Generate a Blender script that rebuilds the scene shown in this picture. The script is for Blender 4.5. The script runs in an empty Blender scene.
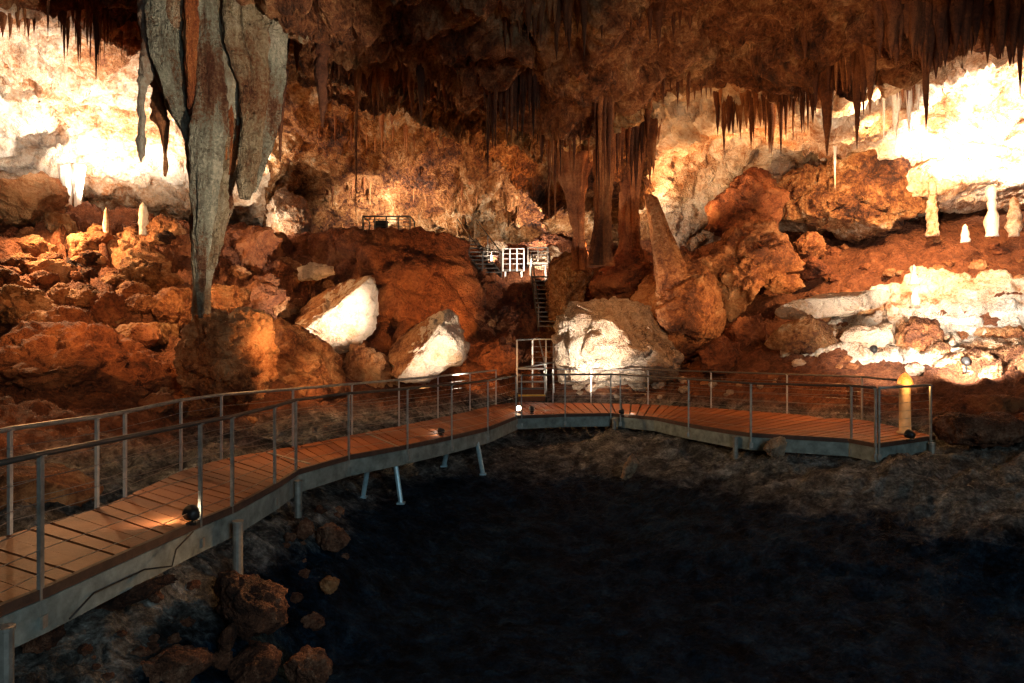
import bpy, bmesh, math, random
import numpy as np
from mathutils import Vector, Matrix

C = bpy.context.scene.collection
sc = bpy.context.scene
F = 683.0            # focal length in pixels of the 1024x683 frame
H = 1.92             # eye height above the boardwalk
PI = math.pi
rnd = random.Random(7)

def P(px, py, d):
    """world point seen at pixel px,py at distance d along the view"""
    return Vector(((px-512.0)/F*d, d, H-(py-341.5)/F*d))
def Pz(px, py, z=0.0):
    d = F*(H-z)/(py-341.5)
    return Vector(((px-512.0)/F*d, d, z))

# ------------------------------------------------------------------ noise
_rs = np.random.RandomState(11)
_perm = _rs.permutation(4096).astype(np.int64)
_grad = _rs.normal(size=(4096, 3)); _grad /= np.linalg.norm(_grad, axis=1)[:, None]
_rnd3 = _rs.rand(4096, 3)
def _h(ix, iy, iz):
    return _perm[(_perm[(_perm[ix & 4095] + iy) & 4095] + iz) & 4095]
def perlin(p):
    i = np.floor(p).astype(np.int64); f = p - i
    u = f*f*f*(f*(f*6-15)+10)
    r = 0
    for a in (0, 1):
        for b in (0, 1):
            for c in (0, 1):
                g = _grad[_h(i[:, 0]+a, i[:, 1]+b, i[:, 2]+c)]
                dd = g[:, 0]*(f[:, 0]-a)+g[:, 1]*(f[:, 1]-b)+g[:, 2]*(f[:, 2]-c)
                w = (u[:, 0] if a else 1-u[:, 0])*(u[:, 1] if b else 1-u[:, 1])*(u[:, 2] if c else 1-u[:, 2])
                r = r + w*dd
    return r*1.6
def fbm(p, o=4, gain=.5, lac=2.03):
    r = 0; a = 1.0
    q = p.copy()
    for k in range(o):
        r = r + a*perlin(q+17.3*k); a *= gain; q = q*lac
    return r
def ridged(p, o=4):
    r = 0; a = 1.0; q = p.copy()
    for k in range(o):
        r = r + a*(0.5-np.abs(perlin(q+9.1*k))); a *= .5; q = q*2.1
    return r
def worley(p):
    """F1 distance and a random value of the nearest cell"""
    i = np.floor(p).astype(np.int64); f = p - i
    best = np.full(len(p), 9.0); val = np.zeros(len(p)); sec = np.full(len(p), 9.0)
    for a in (-1, 0, 1):
        for b in (-1, 0, 1):
            for c in (-1, 0, 1):
                h = _h(i[:, 0]+a, i[:, 1]+b, i[:, 2]+c)
                o = _rnd3[h]
                d = (a+o[:, 0]-f[:, 0])**2+(b+o[:, 1]-f[:, 1])**2+(c+o[:, 2]-f[:, 2])**2
                m = d < best
                sec = np.where(m, best, np.minimum(sec, d))
                val = np.where(m, h/4096.0, val); best = np.where(m, d, best)
    return np.sqrt(best), val, np.sqrt(sec)

def rbf(xy, v):
    xy = np.array(xy, float); v = np.array(v, float); n = len(v)
    D = np.linalg.norm(xy[:, None]-xy[None], axis=2)
    A = np.zeros((n+1, n+1)); A[:n, :n] = D - np.eye(n)*0.15*np.median(D)*0.05; A[:n, n] = 1; A[n, :n] = 1
    w = np.linalg.solve(A, np.append(v, 0))
    def ev(q):
        out = np.empty(len(q))
        for s in range(0, len(q), 20000):
            qq = q[s:s+20000]
            out[s:s+20000] = np.linalg.norm(qq[:, None]-xy[None], axis=2) @ w[:n] + w[n]
        return out
    return ev

# ------------------------------------------------------------------ materials
def sval(n, k, v):
    n.inputs[k].default_value = v
def new_mat(name):
    m = bpy.data.materials.new(name); m.use_nodes = True
    nt = m.node_tree
    return m, nt, nt.nodes['Principled BSDF']
def ramp(nt, fac, stops):
    r = nt.nodes.new('ShaderNodeValToRGB'); e = r.color_ramp.elements
    while len(e) < len(stops): e.new(.5)
    for k, (p, c) in enumerate(stops):
        e[k].position = p; e[k].color = (*c, 1)
    nt.links.new(fac, r.inputs['Fac']); return r.outputs['Color']
def noise(nt, vec, scale, detail=6, rough=.6, dist=0.0):
    n = nt.nodes.new('ShaderNodeTexNoise'); sval(n, 'Scale', scale); sval(n, 'Detail', detail)
    sval(n, 'Roughness', rough); sval(n, 'Distortion', dist); nt.links.new(vec, n.inputs['Vector'])
    return n.outputs['Fac']
def mapping(nt, vec, scale):
    n = nt.nodes.new('ShaderNodeMapping'); n.inputs['Scale'].default_value = scale
    nt.links.new(vec, n.inputs['Vector']); return n.outputs['Vector']
def math_(nt, op, a, b=None, clamp=False):
    n = nt.nodes.new('ShaderNodeMath'); n.operation = op; n.use_clamp = clamp
    for k, v in enumerate((a, b)):
        if v is None: continue
        if isinstance(v, (int, float)): n.inputs[k].default_value = v
        else: nt.links.new(v, n.inputs[k])
    return n.outputs[0]
def mixc(nt, fac, a, b, mode='MIX'):
    n = nt.nodes.new('ShaderNodeMix'); n.data_type = 'RGBA'; n.blend_type = mode
    for k, v in ((0, fac), (6, a), (7, b)):
        if isinstance(v, (int, float)): n.inputs[k].default_value = v
        elif isinstance(v, tuple): n.inputs[k].default_value = (*v, 1)
        else: nt.links.new(v, n.inputs[k])
    return n.outputs[2]

def rock_mat(name, cols, scale=1.0, streak=False, rough=.75, bump=1.0, veins=.5, spec=.3, con=2.5):
    m, nt, b = new_mat(name)
    geo = nt.nodes.new('ShaderNodeNewGeometry').outputs['Position']
    big = noise(nt, geo, .35*scale, 5, .6, .4)
    mid = noise(nt, mapping(nt, geo, (1, 1, .22)) if streak else geo, 1.7*scale, 9, .68, .5)
    fine = noise(nt, geo, 11*scale, 8, .7)
    v = math_(nt, 'ADD', math_(nt, 'MULTIPLY', big, .65), math_(nt, 'MULTIPLY', mid, .5))
    v = math_(nt, 'ADD', v, math_(nt, 'MULTIPLY', math_(nt, 'SUBTRACT', fine, .5), .38))
    v = math_(nt, 'ADD', math_(nt, 'MULTIPLY', math_(nt, 'SUBTRACT', v, .575), con), .5)
    n = len(cols)
    col = ramp(nt, v, [(.12+.76*k/(n-1), c) for k, c in enumerate(cols)])
    # cracks and mineral veins
    vo = nt.nodes.new('ShaderNodeTexVoronoi'); vo.feature = 'DISTANCE_TO_EDGE'; sval(vo, 'Scale', 1.3*scale)
    nv = nt.nodes.new('ShaderNodeVectorMath'); nv.operation = 'ADD'
    nn = nt.nodes.new('ShaderNodeTexNoise'); sval(nn, 'Scale', 1.6*scale); sval(nn, 'Detail', 5); nt.links.new(geo, nn.inputs['Vector'])
    nt.links.new(nn.outputs['Color'], nv.inputs[0]); nt.links.new(geo, nv.inputs[1]); nt.links.new(nv.outputs[0], vo.inputs['Vector'])
    crack = math_(nt, 'MULTIPLY', vo.outputs['Distance'], 14, True)
    patch = math_(nt, 'MULTIPLY', math_(nt, 'SUBTRACT', noise(nt, geo, .8*scale, 3), .42), 5, True)
    cf = math_(nt, 'MULTIPLY', math_(nt, 'SUBTRACT', 1, crack), math_(nt, 'MULTIPLY', patch, veins))
    col = mixc(nt, cf, col, tuple(c*.45 for c in cols[0]))
    nt.links.new(col, b.inputs['Base Color'])
    sval(b, 'Roughness', rough); sval(b, 'Specular IOR Level', spec)
    hsum = math_(nt, 'ADD', math_(nt, 'MULTIPLY', mid, .30/scale), math_(nt, 'MULTIPLY', fine, .11/scale))
    pit = noise(nt, geo, 4.2*scale, 6, .65, .3)
    rid = math_(nt, 'ABSOLUTE', math_(nt, 'SUBTRACT', pit, .5))
    hsum = math_(nt, 'SUBTRACT', hsum, math_(nt, 'MULTIPLY', rid, -.34/scale))
    hsum = math_(nt, 'ADD', hsum, math_(nt, 'MULTIPLY', crack, .03*veins))
    bp = nt.nodes.new('ShaderNodeBump'); sval(bp, 'Strength', .85*bump); sval(bp, 'Distance', 1.0)
    nt.links.new(hsum, bp.inputs['Height']); nt.links.new(bp.outputs[0], b.inputs['Normal'])
    return m

DK, RB, OR, TN, CR = (.055, .019, .009), (.20, .063, .020), (.42, .165, .055), (.62, .34, .16), (.82, .62, .42)
M = {}
M['wall'] = rock_mat('cave_limestone', [DK, (.19, .06, .018), (.42, .17, .05), (.60, .31, .125), (.80, .58, .36)], .6, bump=1.5, con=3.2)
M['wall_pale'] = rock_mat('pale_limestone', [RB, OR, (.70, .46, .28), (.84, .68, .5), (.9, .8, .68)], .9, bump=1.0, veins=.5, con=1.9)
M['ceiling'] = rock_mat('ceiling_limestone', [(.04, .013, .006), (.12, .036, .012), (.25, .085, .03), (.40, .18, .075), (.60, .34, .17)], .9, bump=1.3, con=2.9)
M['boulder'] = rock_mat('boulder_limestone', [(.10, .034, .014), RB, OR, (.55, .28, .12), TN], 1.1, bump=1.0)
M['red'] = rock_mat('red_ochre_rock', [DK, (.15, .042, .015), (.27, .085, .028), (.36, .13, .045), OR], 1.1, bump=1.0)
M['pale'] = rock_mat('calcite_coated_rock', [RB, TN, (.75, .55, .38), CR, (.9, .8, .68)], 1.2, bump=1.0, con=1.5)
M['terrace'] = rock_mat('stained_flowstone', [(.16, .055, .02), (.5, .24, .10), (.78, .58, .40), (.88, .76, .6), (.9, .82, .7)], 1.1, bump=1.1, con=2.6)
M['pocked'] = rock_mat('pocked_flowstone', [(.2, .09, .04), (.45, .27, .15), (.66, .48, .32), (.75, .58, .42), CR], 1.9, bump=1.6, veins=.8, con=1.6)
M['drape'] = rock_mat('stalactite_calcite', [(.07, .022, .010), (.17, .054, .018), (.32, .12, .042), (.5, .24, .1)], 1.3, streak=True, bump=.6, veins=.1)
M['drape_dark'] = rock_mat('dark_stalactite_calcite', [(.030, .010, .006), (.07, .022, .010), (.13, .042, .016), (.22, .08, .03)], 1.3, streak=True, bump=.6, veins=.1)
M['drape_white'] = rock_mat('white_stalactite_calcite', [(.5, .28, .14), (.78, .58, .4), (.88, .76, .6), (.92, .85, .74)], 1.3, streak=True, bump=.5, veins=.05)
M['column'] = rock_mat('mottled_column_calcite', [(.10, .025, .009), (.24, .085, .03), (.34, .24, .15), (.42, .36, .26), (.5, .46, .36)], 1.6, streak=True, bump=1.2, veins=.3)
M['col_grey'] = rock_mat('grey_green_column_calcite', [(.10, .028, .010), (.19, .085, .04), (.24, .21, .15), (.34, .32, .24), (.55, .48, .36)], 1.5, streak=True, bump=1.4, veins=.5, con=2.8)
M['col_tan'] = rock_mat('tan_column_calcite', [(.10, .026, .009), (.20, .08, .03), (.28, .18, .10), (.38, .28, .17), (.50, .40, .28)], 1.5, streak=True, bump=1.4, veins=.5, con=2.8)
M['col_rust'] = rock_mat('rust_column_calcite', [(.05, .015, .007), (.17, .04, .012), (.30, .075, .018), (.40, .12, .03), (.5, .26, .12)], 1.7, streak=True, bump=1.2, veins=.3)
M['stub'] = rock_mat('grey_brown_stalactite', [(.16, .06, .03), (.24, .17, .12), (.3, .27, .21), (.38, .35, .28)], 1.2, streak=True, bump=.7, veins=.1)
M['fore'] = rock_mat('foreground_wet_rock', [(.02, .009, .006), (.075, .028, .014), (.17, .066, .032), (.30, .15, .085), (.42, .27, .18)], 2.2, bump=1.2)

def ground_mat():
    m, nt, b = new_mat('cave_floor_earth')
    gn = nt.nodes.new('ShaderNodeNewGeometry'); geo = gn.outputs['Position']
    big = noise(nt, geo, .5, 5, .6, .3); mid = noise(nt, geo, 2.6, 9, .7, .4); fine = noise(nt, geo, 17, 7, .7)
    v = math_(nt, 'ADD', math_(nt, 'MULTIPLY', mid, .65), math_(nt, 'MULTIPLY', fine, .35))
    v = math_(nt, 'ADD', math_(nt, 'MULTIPLY', math_(nt, 'SUBTRACT', v, .5), 2.2), .5)
    warm = ramp(nt, v, [(.1, (.05, .014, .006)), (.4, (.15, .045, .015)), (.65, (.28, .095, .034)), (.9, (.45, .2, .085))])
    bank = ramp(nt, v, [(.2, (.010, .009, .008)), (.42, (.075, .072, .062)), (.6, (.24, .235, .205)), (.8, (.55, .55, .50))])
    mud_sheen = ramp(nt, v, [(.3, (.0008, .003, .006)), (.5, (.006, .018, .034)), (.7, (.018, .047, .08)), (.95, (.05, .10, .14))])  # sheen of the cool light painted into the dark pit colour
    sx = nt.nodes.new('ShaderNodeSeparateXYZ'); nt.links.new(geo, sx.inputs[0])
    z = math_(nt, 'ADD', sx.outputs['Z'], math_(nt, 'MULTIPLY', math_(nt, 'SUBTRACT', big, .5), .7))
    z = math_(nt, 'ADD', z, math_(nt, 'MULTIPLY', math_(nt, 'SUBTRACT', mid, .5), .6))
    f1 = math_(nt, 'MULTIPLY', math_(nt, 'ADD', z, .12), 2.2, True)      # above the bank: warm earth
    f2 = math_(nt, 'MULTIPLY', math_(nt, 'ADD', z, 1.05), 2.6, True)      # below: dark muddy pit, blue sheen painted in
    col = mixc(nt, f1, bank, warm); col = mixc(nt, f2, mud_sheen, col)
    nt.links.new(col, b.inputs['Base Color'])
    rr = math_(nt, 'ADD', math_(nt, 'MULTIPLY', f2, .3), .5)
    nt.links.new(rr, b.inputs['Roughness']); nt.links.new(math_(nt, 'ADD', math_(nt, 'MULTIPLY', f2, .27), .03), b.inputs['Specular IOR Level'])
    hh = math_(nt, 'ADD', math_(nt, 'MULTIPLY', mid, .28), math_(nt, 'MULTIPLY', fine, .08))
    vp = nt.nodes.new('ShaderNodeTexVoronoi'); sval(vp, 'Scale', 9.0); nt.links.new(geo, vp.inputs['Vector'])
    hh = math_(nt, 'ADD', hh, math_(nt, 'MULTIPLY', noise(nt, geo, 9, 4, .6), .12))
    hh = math_(nt, 'SUBTRACT', hh, math_(nt, 'MULTIPLY', vp.outputs['Distance'], .07))
    bp = nt.nodes.new('ShaderNodeBump'); sval(bp, 'Strength', 1.0); sval(bp, 'Distance', 1.0)
    nt.links.new(hh, bp.inputs['Height']); nt.links.new(bp.outputs[0], b.inputs['Normal'])
    return m
M['ground'] = ground_mat()

def simple(name, c, rough=.5, metal=0.0, nscale=0, amt=.3, bump=0, emit=None, es=0):
    m, nt, b = new_mat(name)
    sval(b, 'Base Color', (*c, 1)); sval(b, 'Roughness', rough); sval(b, 'Metallic', metal)
    if nscale:
        tc = nt.nodes.new('ShaderNodeTexCoord').outputs['Object']
        n = noise(nt, tc, nscale, 6, .65)
        col = ramp(nt, n, [(.25, tuple(x*(1-amt) for x in c)), (.75, tuple(min(1, x*(1+amt)) for x in c))])
        nt.links.new(col, b.inputs['Base Color'])
        if bump:
            bp = nt.nodes.new('ShaderNodeBump'); sval(bp, 'Strength', bump); sval(bp, 'Distance', .02)
            nt.links.new(n, bp.inputs['Height']); nt.links.new(bp.outputs[0], b.inputs['Normal'])
    if emit:
        sval(b, 'Emission Color', (*emit, 1)); sval(b, 'Emission Strength', es)
    return m
M['steel'] = simple('galvanised_steel', (.30, .29, .25), .5, .55, 9, .45)
M['steel_warm'] = simple('weathered_galvanised_post', (.5, .45, .38), .5, .55, 9, .3)
M['fascia'] = simple('galvanised_beam', (.20, .24, .215), .6, .1, 5, .65, .6)
M['edge'] = simple('dark_timber_edge', (.075, .035, .02), .7, 0, 9, .5, .5)
M['cable'] = simple('stainless_cable', (.35, .32, .28), .4, .8)
M['black'] = simple('black_plastic', (.012, .011, .01), .5)
M['darksteel'] = simple('dark_steel', (.10, .085, .07), .5, .5, 8, .3)
M['yellow'] = simple('yellow_nosing', (.85, .45, .04), .5, 0, 12, .2)
M['lamp_on'] = simple('lit_lens', (1, .9, .7), .3, emit=(1, .82, .55), es=30)
M['trestle'] = simple('pale_blue_steel', (.35, .55, .62), .4, .2, 10, .25)
M['white_mesh'] = simple('white_painted_mesh', (.85, .82, .75), .5, 0, 6, .1)
def deck_mat():
    m, nt, b = new_mat('timber_decking')
    tc = nt.nodes.new('ShaderNodeNewGeometry').outputs['Position']
    a = nt.nodes.new('ShaderNodeAttribute'); a.attribute_name = 'plank'
    n = noise(nt, tc, 2.2, 8, .7, .3); n2 = noise(nt, tc, 22, 5, .6)
    v = math_(nt, 'ADD', math_(nt, 'MULTIPLY', n, .6), math_(nt, 'MULTIPLY', n2, .25))
    v = math_(nt, 'ADD', v, math_(nt, 'MULTIPLY', a.outputs['Fac'], .22))
    col = ramp(nt, v, [(.25, (.10, .028, .008)), (.5, (.25, .078, .023)), (.8, (.40, .145, .045))])
    nt.links.new(col, b.inputs['Base Color']); sval(b, 'Roughness', .6); sval(b, 'Specular IOR Level', .3)
    bp = nt.nodes.new('ShaderNodeBump'); sval(bp, 'Strength', .3); sval(bp, 'Distance', .02)
    nt.links.new(n2, bp.inputs['Height']); nt.links.new(bp.outputs[0], b.inputs['Normal'])
    return m
M['deck'] = deck_mat()

# ------------------------------------------------------------------ mesh helpers
def tag(o, label=None, cat=None, group=None, kind=None):
    if label: o['label'] = label
    if cat: o['category'] = cat
    if group: o['group'] = group
    if kind: o['kind'] = kind
    return o
def link(name, me, mat, parent=None, smooth=True):
    if mat is not None: me.materials.append(mat)
    if smooth: me.shade_smooth()
    o = bpy.data.objects.new(name, me); C.objects.link(o)
    if parent is not None: o.parent = parent
    return o
def recentre(o, c):
    c = Vector(c); o.data.transform(Matrix.Translation(-c)); o.location = c
def mesh_np(name, v, f, mat, parent=None, smooth=True):
    me = bpy.data.meshes.new(name); f = np.asarray(f); v = np.asarray(v, dtype=np.float32)
    n, k = f.shape
    me.vertices.add(len(v)); me.vertices.foreach_set('co', v.ravel())
    me.loops.add(n*k); me.loops.foreach_set('vertex_index', f.ravel().astype(np.int32))
    me.polygons.add(n); me.polygons.foreach_set('loop_start', np.arange(0, n*k, k, dtype=np.int32))
    me.update(calc_edges=True); me.validate()
    return link(name, me, mat, parent, smooth)
def grid_faces(nr, nc):
    i = np.arange(nr*nc).reshape(nr, nc)
    return np.stack([i[:-1, :-1].ravel(), i[1:, :-1].ravel(), i[1:, 1:].ravel(), i[:-1, 1:].ravel()], 1)
class MB:
    """collects boxes, bars and tubes into one mesh"""
    def __init__(s): s.v = []; s.f = []; s.a = []
    def box(s, c, size, m=None, val=0):
        n = len(s.v); m = m or Matrix()
        for x in (-.5, .5):
            for y in (-.5, .5):
                for z in (-.5, .5):
                    s.v.append(Vector(c)+m @ Vector((x*size[0], y*size[1], z*size[2])))
        for q in ((0, 1, 3, 2), (4, 6, 7, 5), (0, 4, 5, 1), (2, 3, 7, 6), (0, 2, 6, 4), (1, 5, 7, 3)):
            s.f.append([n+k for k in q]); s.a.append(val)
        return s
    def prism(s, poly, z0, z1, val=0):
        n = len(s.v); k = len(poly)
        for p in poly: s.v.append(Vector((p[0], p[1], z0)))
        for p in poly: s.v.append(Vector((p[0], p[1], z1)))
        s.f.append([n+i for i in range(k)][::-1]); s.f.append([n+k+i for i in range(k)])
        for i in range(k):
            j = (i+1) % k; s.f.append([n+i, n+j, n+k+j, n+k+i])
        s.a += [val]*(k+2); return s
    def bar(s, a, b, w, h):
        a = Vector(a); b = Vector(b); d = (b-a); L = d.length; y = d.normalized()
        up = Vector((0, 0, 1)) if abs(y.z) < .95 else Vector((1, 0, 0))
        x = y.cross(up).normalized(); z = x.cross(y)
        m = Matrix((x, y, z)).transposed()
        return s.box((a+b)/2, (w, L, h), m)
    def tube(s, pts, r, n=8, cap=True):
        pts = [Vector(p) for p in pts]; base = len(s.v); K = len(pts)
        rr = r if isinstance(r, (list, tuple)) else [r]*K
        px = None
        for i, p in enumerate(pts):
            t = (pts[min(i+1, K-1)]-pts[max(i-1, 0)]).normalized()
            up = Vector((0, 0, 1)) if abs(t.z) < .9 else Vector((1, 0, 0))
            x = t.cross(up).normalized(); y = x.cross(t)
            if px is not None and x.dot(px) < 0: x, y = -x, -y
            px = x
            for k in range(n):
                a = 2*PI*k/n; s.v.append(p+x*(math.cos(a)*rr[i])+y*(math.sin(a)*rr[i]))
        for i in range(K-1):
            for k in range(n):
                a = base+i*n+k; b = base+i*n+(k+1) % n
                s.f.append([a, b, b+n, a+n]); s.a.append(0)
        if cap:
            s.f.append([base+k for k in range(n)][::-1]); s.f.append([base+(K-1)*n+k for k in range(n)]); s.a += [0, 0]
        return s
    def build(s, name, mat, parent=None, smooth=False, attr=False):
        me = bpy.data.meshes.new(name); me.from_pydata([tuple(v) for v in s.v], [], s.f); me.update()
        bm = bmesh.new(); bm.from_mesh(me); bmesh.ops.recalc_face_normals(bm, faces=bm.faces); bm.to_mesh(me); bm.free()
        if attr:
            at = me.attributes.new('plank', 'FLOAT', 'FACE')
            at.data.foreach_set('value', np.array(s.a, dtype=np.float32))
        return link(name, me, mat, parent, smooth)
def empty(name, loc, label=None, cat=None, group=None):
    o = bpy.data.objects.new(name, None); C.objects.link(o); o.location = loc
    o.empty_display_size = .2
    return tag(o, label, cat, group)
def under(root, objs):
    """parts are modelled in world coordinates: hang them under their thing's empty"""
    for o in objs:
        o.parent = root; o.location = o.location-root.location

# ------------------------------------------------------------------ cave shell (walls and ceiling)
rows = {
 -900: [(-900, 3.5), (512, 3.6), (1900, 3.5)],
 -450: [(-700, 6), (0, 6.5), (512, 6.2), (1024, 6.2), (1700, 6)],
 -200: [(-600, 8), (0, 10), (256, 9.5), (512, 9), (768, 9.5), (1024, 9), (1600, 8)],
 0:   [(-600, 10), (-200, 14), (0, 17), (100, 17), (200, 14.5), (300, 15), (400, 15), (500, 14.5), (600, 14.5), (700, 16.5), (800, 16), (900, 14.2), (1024, 14), (1250, 12), (1600, 10)],
 35:  [(0, 19), (100, 19), (300, 17), (400, 16.5), (500, 15.5), (600, 15.7), (700, 18), (800, 17.2), (870, 15.2), (930, 14.8), (1024, 14.6)],
 60:  [(0, 21), (100, 21), (200, 20), (300, 22), (360, 19.5), (430, 18.5), (500, 16.8), (560, 16.8), (610, 17.2), (680, 19), (760, 19.5), (850, 17.5), (900, 15.6), (925, 18), (960, 22), (1024, 23)],
 85:  [(-200, 18), (0, 22), (100, 22.5), (300, 25), (400, 24), (470, 20), (520, 18), (560, 18), (620, 18.6), (700, 21), (780, 20.2), (850, 19.4), (890, 21), (940, 24), (1020, 24.5), (1250, 21)],
 120: [(0, 23), (100, 24), (250, 26), (320, 27.5), (400, 28), (480, 26), (530, 22), (600, 20.5), (640, 22.5), (700, 25), (770, 24.5), (850, 23.5), (950, 25), (1024, 25)],
 160: [(-300, 18), (0, 24), (100, 25), (250, 27), (300, 29), (400, 31), (500, 30), (560, 26), (610, 23.5), (680, 28), (760, 28.5), (850, 26), (950, 24.6), (1024, 24.2), (1350, 19)],
 200: [(0, 24.5), (100, 26.5), (160, 28), (250, 29), (400, 33), (500, 33.5), (560, 31), (610, 26), (680, 30), (760, 31), (850, 28), (950, 26), (1024, 25.4)],
 240: [(-400, 18), (0, 25.5), (100, 29), (160, 31), (250, 31), (400, 35), (500, 37), (560, 34), (620, 29.5), (700, 31.5), (760, 33), (850, 30), (950, 28.5), (1024, 28), (1400, 20)],
 330: [(-500, 18), (0, 27), (250, 31), (512, 36), (700, 32), (1024, 28), (1500, 19)],
 450: [(-500, 18), (0, 26), (512, 34), (1024, 27), (1500, 18)],
}
cx, cv = [], []
for py, l in rows.items():
    for px, d in l: cx.append((px, py*1.4)); cv.append(d)
depth_fn = rbf(cx, cv)
pxs = np.concatenate([np.arange(-700, -60, 16), np.arange(-60, 1090, 2.4), np.arange(1090, 1750, 16)])
pys = np.concatenate([np.arange(-850, -40, 14), np.arange(-40, 300, 2.1), np.arange(300, 440, 8)])
GX, GY = np.meshgrid(pxs, pys)
NR, NC = GX.shape
D = depth_fn(np.stack([GX.ravel(), GY.ravel()*1.4], 1)).reshape(NR, NC)
D = np.clip(D, 2.5, 40)
V = np.stack([(GX-512)/F*D, D, H-(GY-341.5)/F*D], 2)
def normals(V):
    du = np.gradient(V, axis=1); dv = np.gradient(V, axis=0)
    n = np.cross(dv, du); n /= (np.linalg.norm(n, axis=2)[..., None]+1e-9)
    return n
Nn = normals(V)
to = -(V-np.array([0, 0, H])); to /= np.linalg.norm(to, axis=2)[..., None]
Nn = np.where((Nn*to).sum(2)[..., None] < 0, -Nn, Nn)
Nn = Nn*.75+to*.25; Nn /= np.linalg.norm(Nn, axis=2)[..., None]
pv = V.reshape(-1, 3)
warp = pv + .6*np.stack([fbm(pv/2.2+k*31.7, 3) for k in range(3)], 1)
wd, wv, ws = worley(warp/np.array([1.7, 1.7, 1.1]))
amp = 1.0
disp = .95*fbm(pv/5.0, 3) + .55*ridged(warp/2.0, 5) + .42*(wv-.5) - .28*np.exp(-((ws-wd)/.12)**2)
wd2, wv2, ws2 = worley(warp/.55+3)
disp += .24*(wv2-.5) + .17*ridged(warp/.5, 4) - .10*np.exp(-((ws2-wd2)/.12)**2)
# smoother slab of ceiling along the bright left and right walls
g = GX.ravel(); hgt = GY.ravel()
smooth = np.exp(-((g-90)/170)**2)*np.exp(-((hgt-120)/90)**2)
smooth = np.maximum(smooth, .9*np.exp(-((g-990)/90)**2)*np.exp(-((hgt-130)/70)**2))
disp = disp*(1-.4*smooth)
# fade the displacement close to the eye
disp = disp*np.interp(g, [-700, 300, 380, 560, 640, 1800], [1, 1, 1.3, 1.3, .85, .85])
fade = np.clip((D.ravel()-4)/8, .15, 1)
V2 = V + Nn*(disp*fade).reshape(NR, NC)[..., None]
allf = grid_faces(NR, NC)
fc = GX.ravel()[allf].mean(1); fr = GY.ravel()[allf].mean(1)
lip = np.interp(fc, [-700, 0, 140, 300, 345, 420, 480, 560, 640, 760, 850, 930, 1024, 1750], [-60, 8, 20, 30, 70, 75, 90, 110, 100, 85, 70, 55, 45, 20])
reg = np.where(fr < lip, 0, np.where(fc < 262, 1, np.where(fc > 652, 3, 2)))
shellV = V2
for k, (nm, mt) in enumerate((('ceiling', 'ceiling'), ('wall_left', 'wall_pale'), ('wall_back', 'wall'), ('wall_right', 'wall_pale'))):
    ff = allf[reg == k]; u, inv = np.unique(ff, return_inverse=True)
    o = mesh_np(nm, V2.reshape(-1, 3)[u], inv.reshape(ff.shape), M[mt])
    tag(o, kind='structure')
def shell_at(px, py):
    r = min(max(np.searchsorted(pys, py), 0), NR-1); c = min(max(np.searchsorted(pxs, px), 0), NC-1)
    return Vector(shellV[r, c])

# ------------------------------------------------------------------ cave floor
gp = [  # pixel, pixel, distance
 # black pit
 (500, 683, 7.9), (300, 683, 7.6), (700, 600, 10.2), (500, 560, 11.6), (620, 520, 13.2), (450, 505, 13.2), (560, 470, 15.6),
 (800, 600, 9.9), (1024, 683, 7.9), (1000, 600, 9.4), (520, 438, 18.6), (600, 440, 17.4), (660, 500, 13.6), (820, 530, 11.2),
 (400, 620, 9.4), (380, 540, 11.2), (1300, 640, 8),
 # bank
 (1000, 525, 10.3), (900, 500, 11.6), (830, 480, 12.5), (760, 462, 14.0), (690, 448, 15.6), (950, 459, 12.9), (900, 462, 12.6), (1024, 470, 12.0), (1000, 425, 14.3), (1150, 480, 11),
 # near left foreground
 (240, 600, 7.4), (100, 640, 5.9), (40, 670, 5.4), (210, 665, 6.6), (330, 530, 10.2), (262, 548, 8.9), (150, 590, 6.9), (-200, 700, 5.0),
 # just behind the boardwalk
 (60, 495, 9.2), (0, 508, 8.5), (130, 472, 11), (250, 452, 13), (330, 431, 16), (420, 417, 18.5), (480, 407, 21.5), (110, 455, 11.5), (240, 436, 15),
 (787, 421, 18.7), (862, 427, 17.3), (711, 415, 20.2), (905, 434, 16), (940, 439, 15.0), (915, 467, 13.3), (895, 466, 12.9), (800, 439, 16), (900, 446, 14.2), (640, 413, 21.5), (533, 414, 22.3), (533, 398, 24.3), (700, 420, 18), (-250, 480, 8),
 (60, 415, 12.3), (60, 385, 14), (30, 335, 16), (60, 285, 18.3), (60, 225, 21.5), (-200, 350, 14), (-300, 250, 17),
 (200, 402, 15.2), (200, 345, 17.3), (220, 255, 22), (200, 228, 25.5), (130, 300, 19),
 (330, 385, 20), (330, 310, 24), (400, 250, 27.5), (300, 244, 27.5), (480, 372, 23.2), (500, 310, 27), (515, 268, 29.5), (540, 240, 33),
 (600, 397, 22.3), (600, 330, 25), (620, 260, 28), (700, 400, 21.3), (700, 352, 23), (760, 362, 21), (760, 325, 25), (760, 250, 29),
 (850, 385, 17.6), (850, 345, 20), (900, 300, 22.6), (900, 237, 25.8), (1010, 225, 25.2), (810, 262, 27), (960, 400, 16.5), (950, 372, 17.5), (1000, 340, 19),
 (1200, 380, 14), (1300, 260, 19), (1500, 400, 12),
]
gw = [P(*t) for t in gp]
gxy = [(p.x, p.y) for p in gw]; gz = [p.z for p in gw]
gxy += [(-6, 1), (0, 2), (6, 2), (12, 3), (-12, 2), (0, 40), (-22, 30), (22, 30), (-14, 38), (14, 38)]
gz += [-.6, -2.0, -2.0, -1.6, .6, 4.5, 8, 9, 5.5, 7]
ground_base = rbf(gxy, gz)
def ground_disp(p2):
    q = np.stack([p2[:, 0], p2[:, 1], np.zeros(len(p2))], 1)
    w = q + .5*np.stack([fbm(q/1.5+k*13.1, 3) for k in range(3)], 1)
    return q, w
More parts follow.
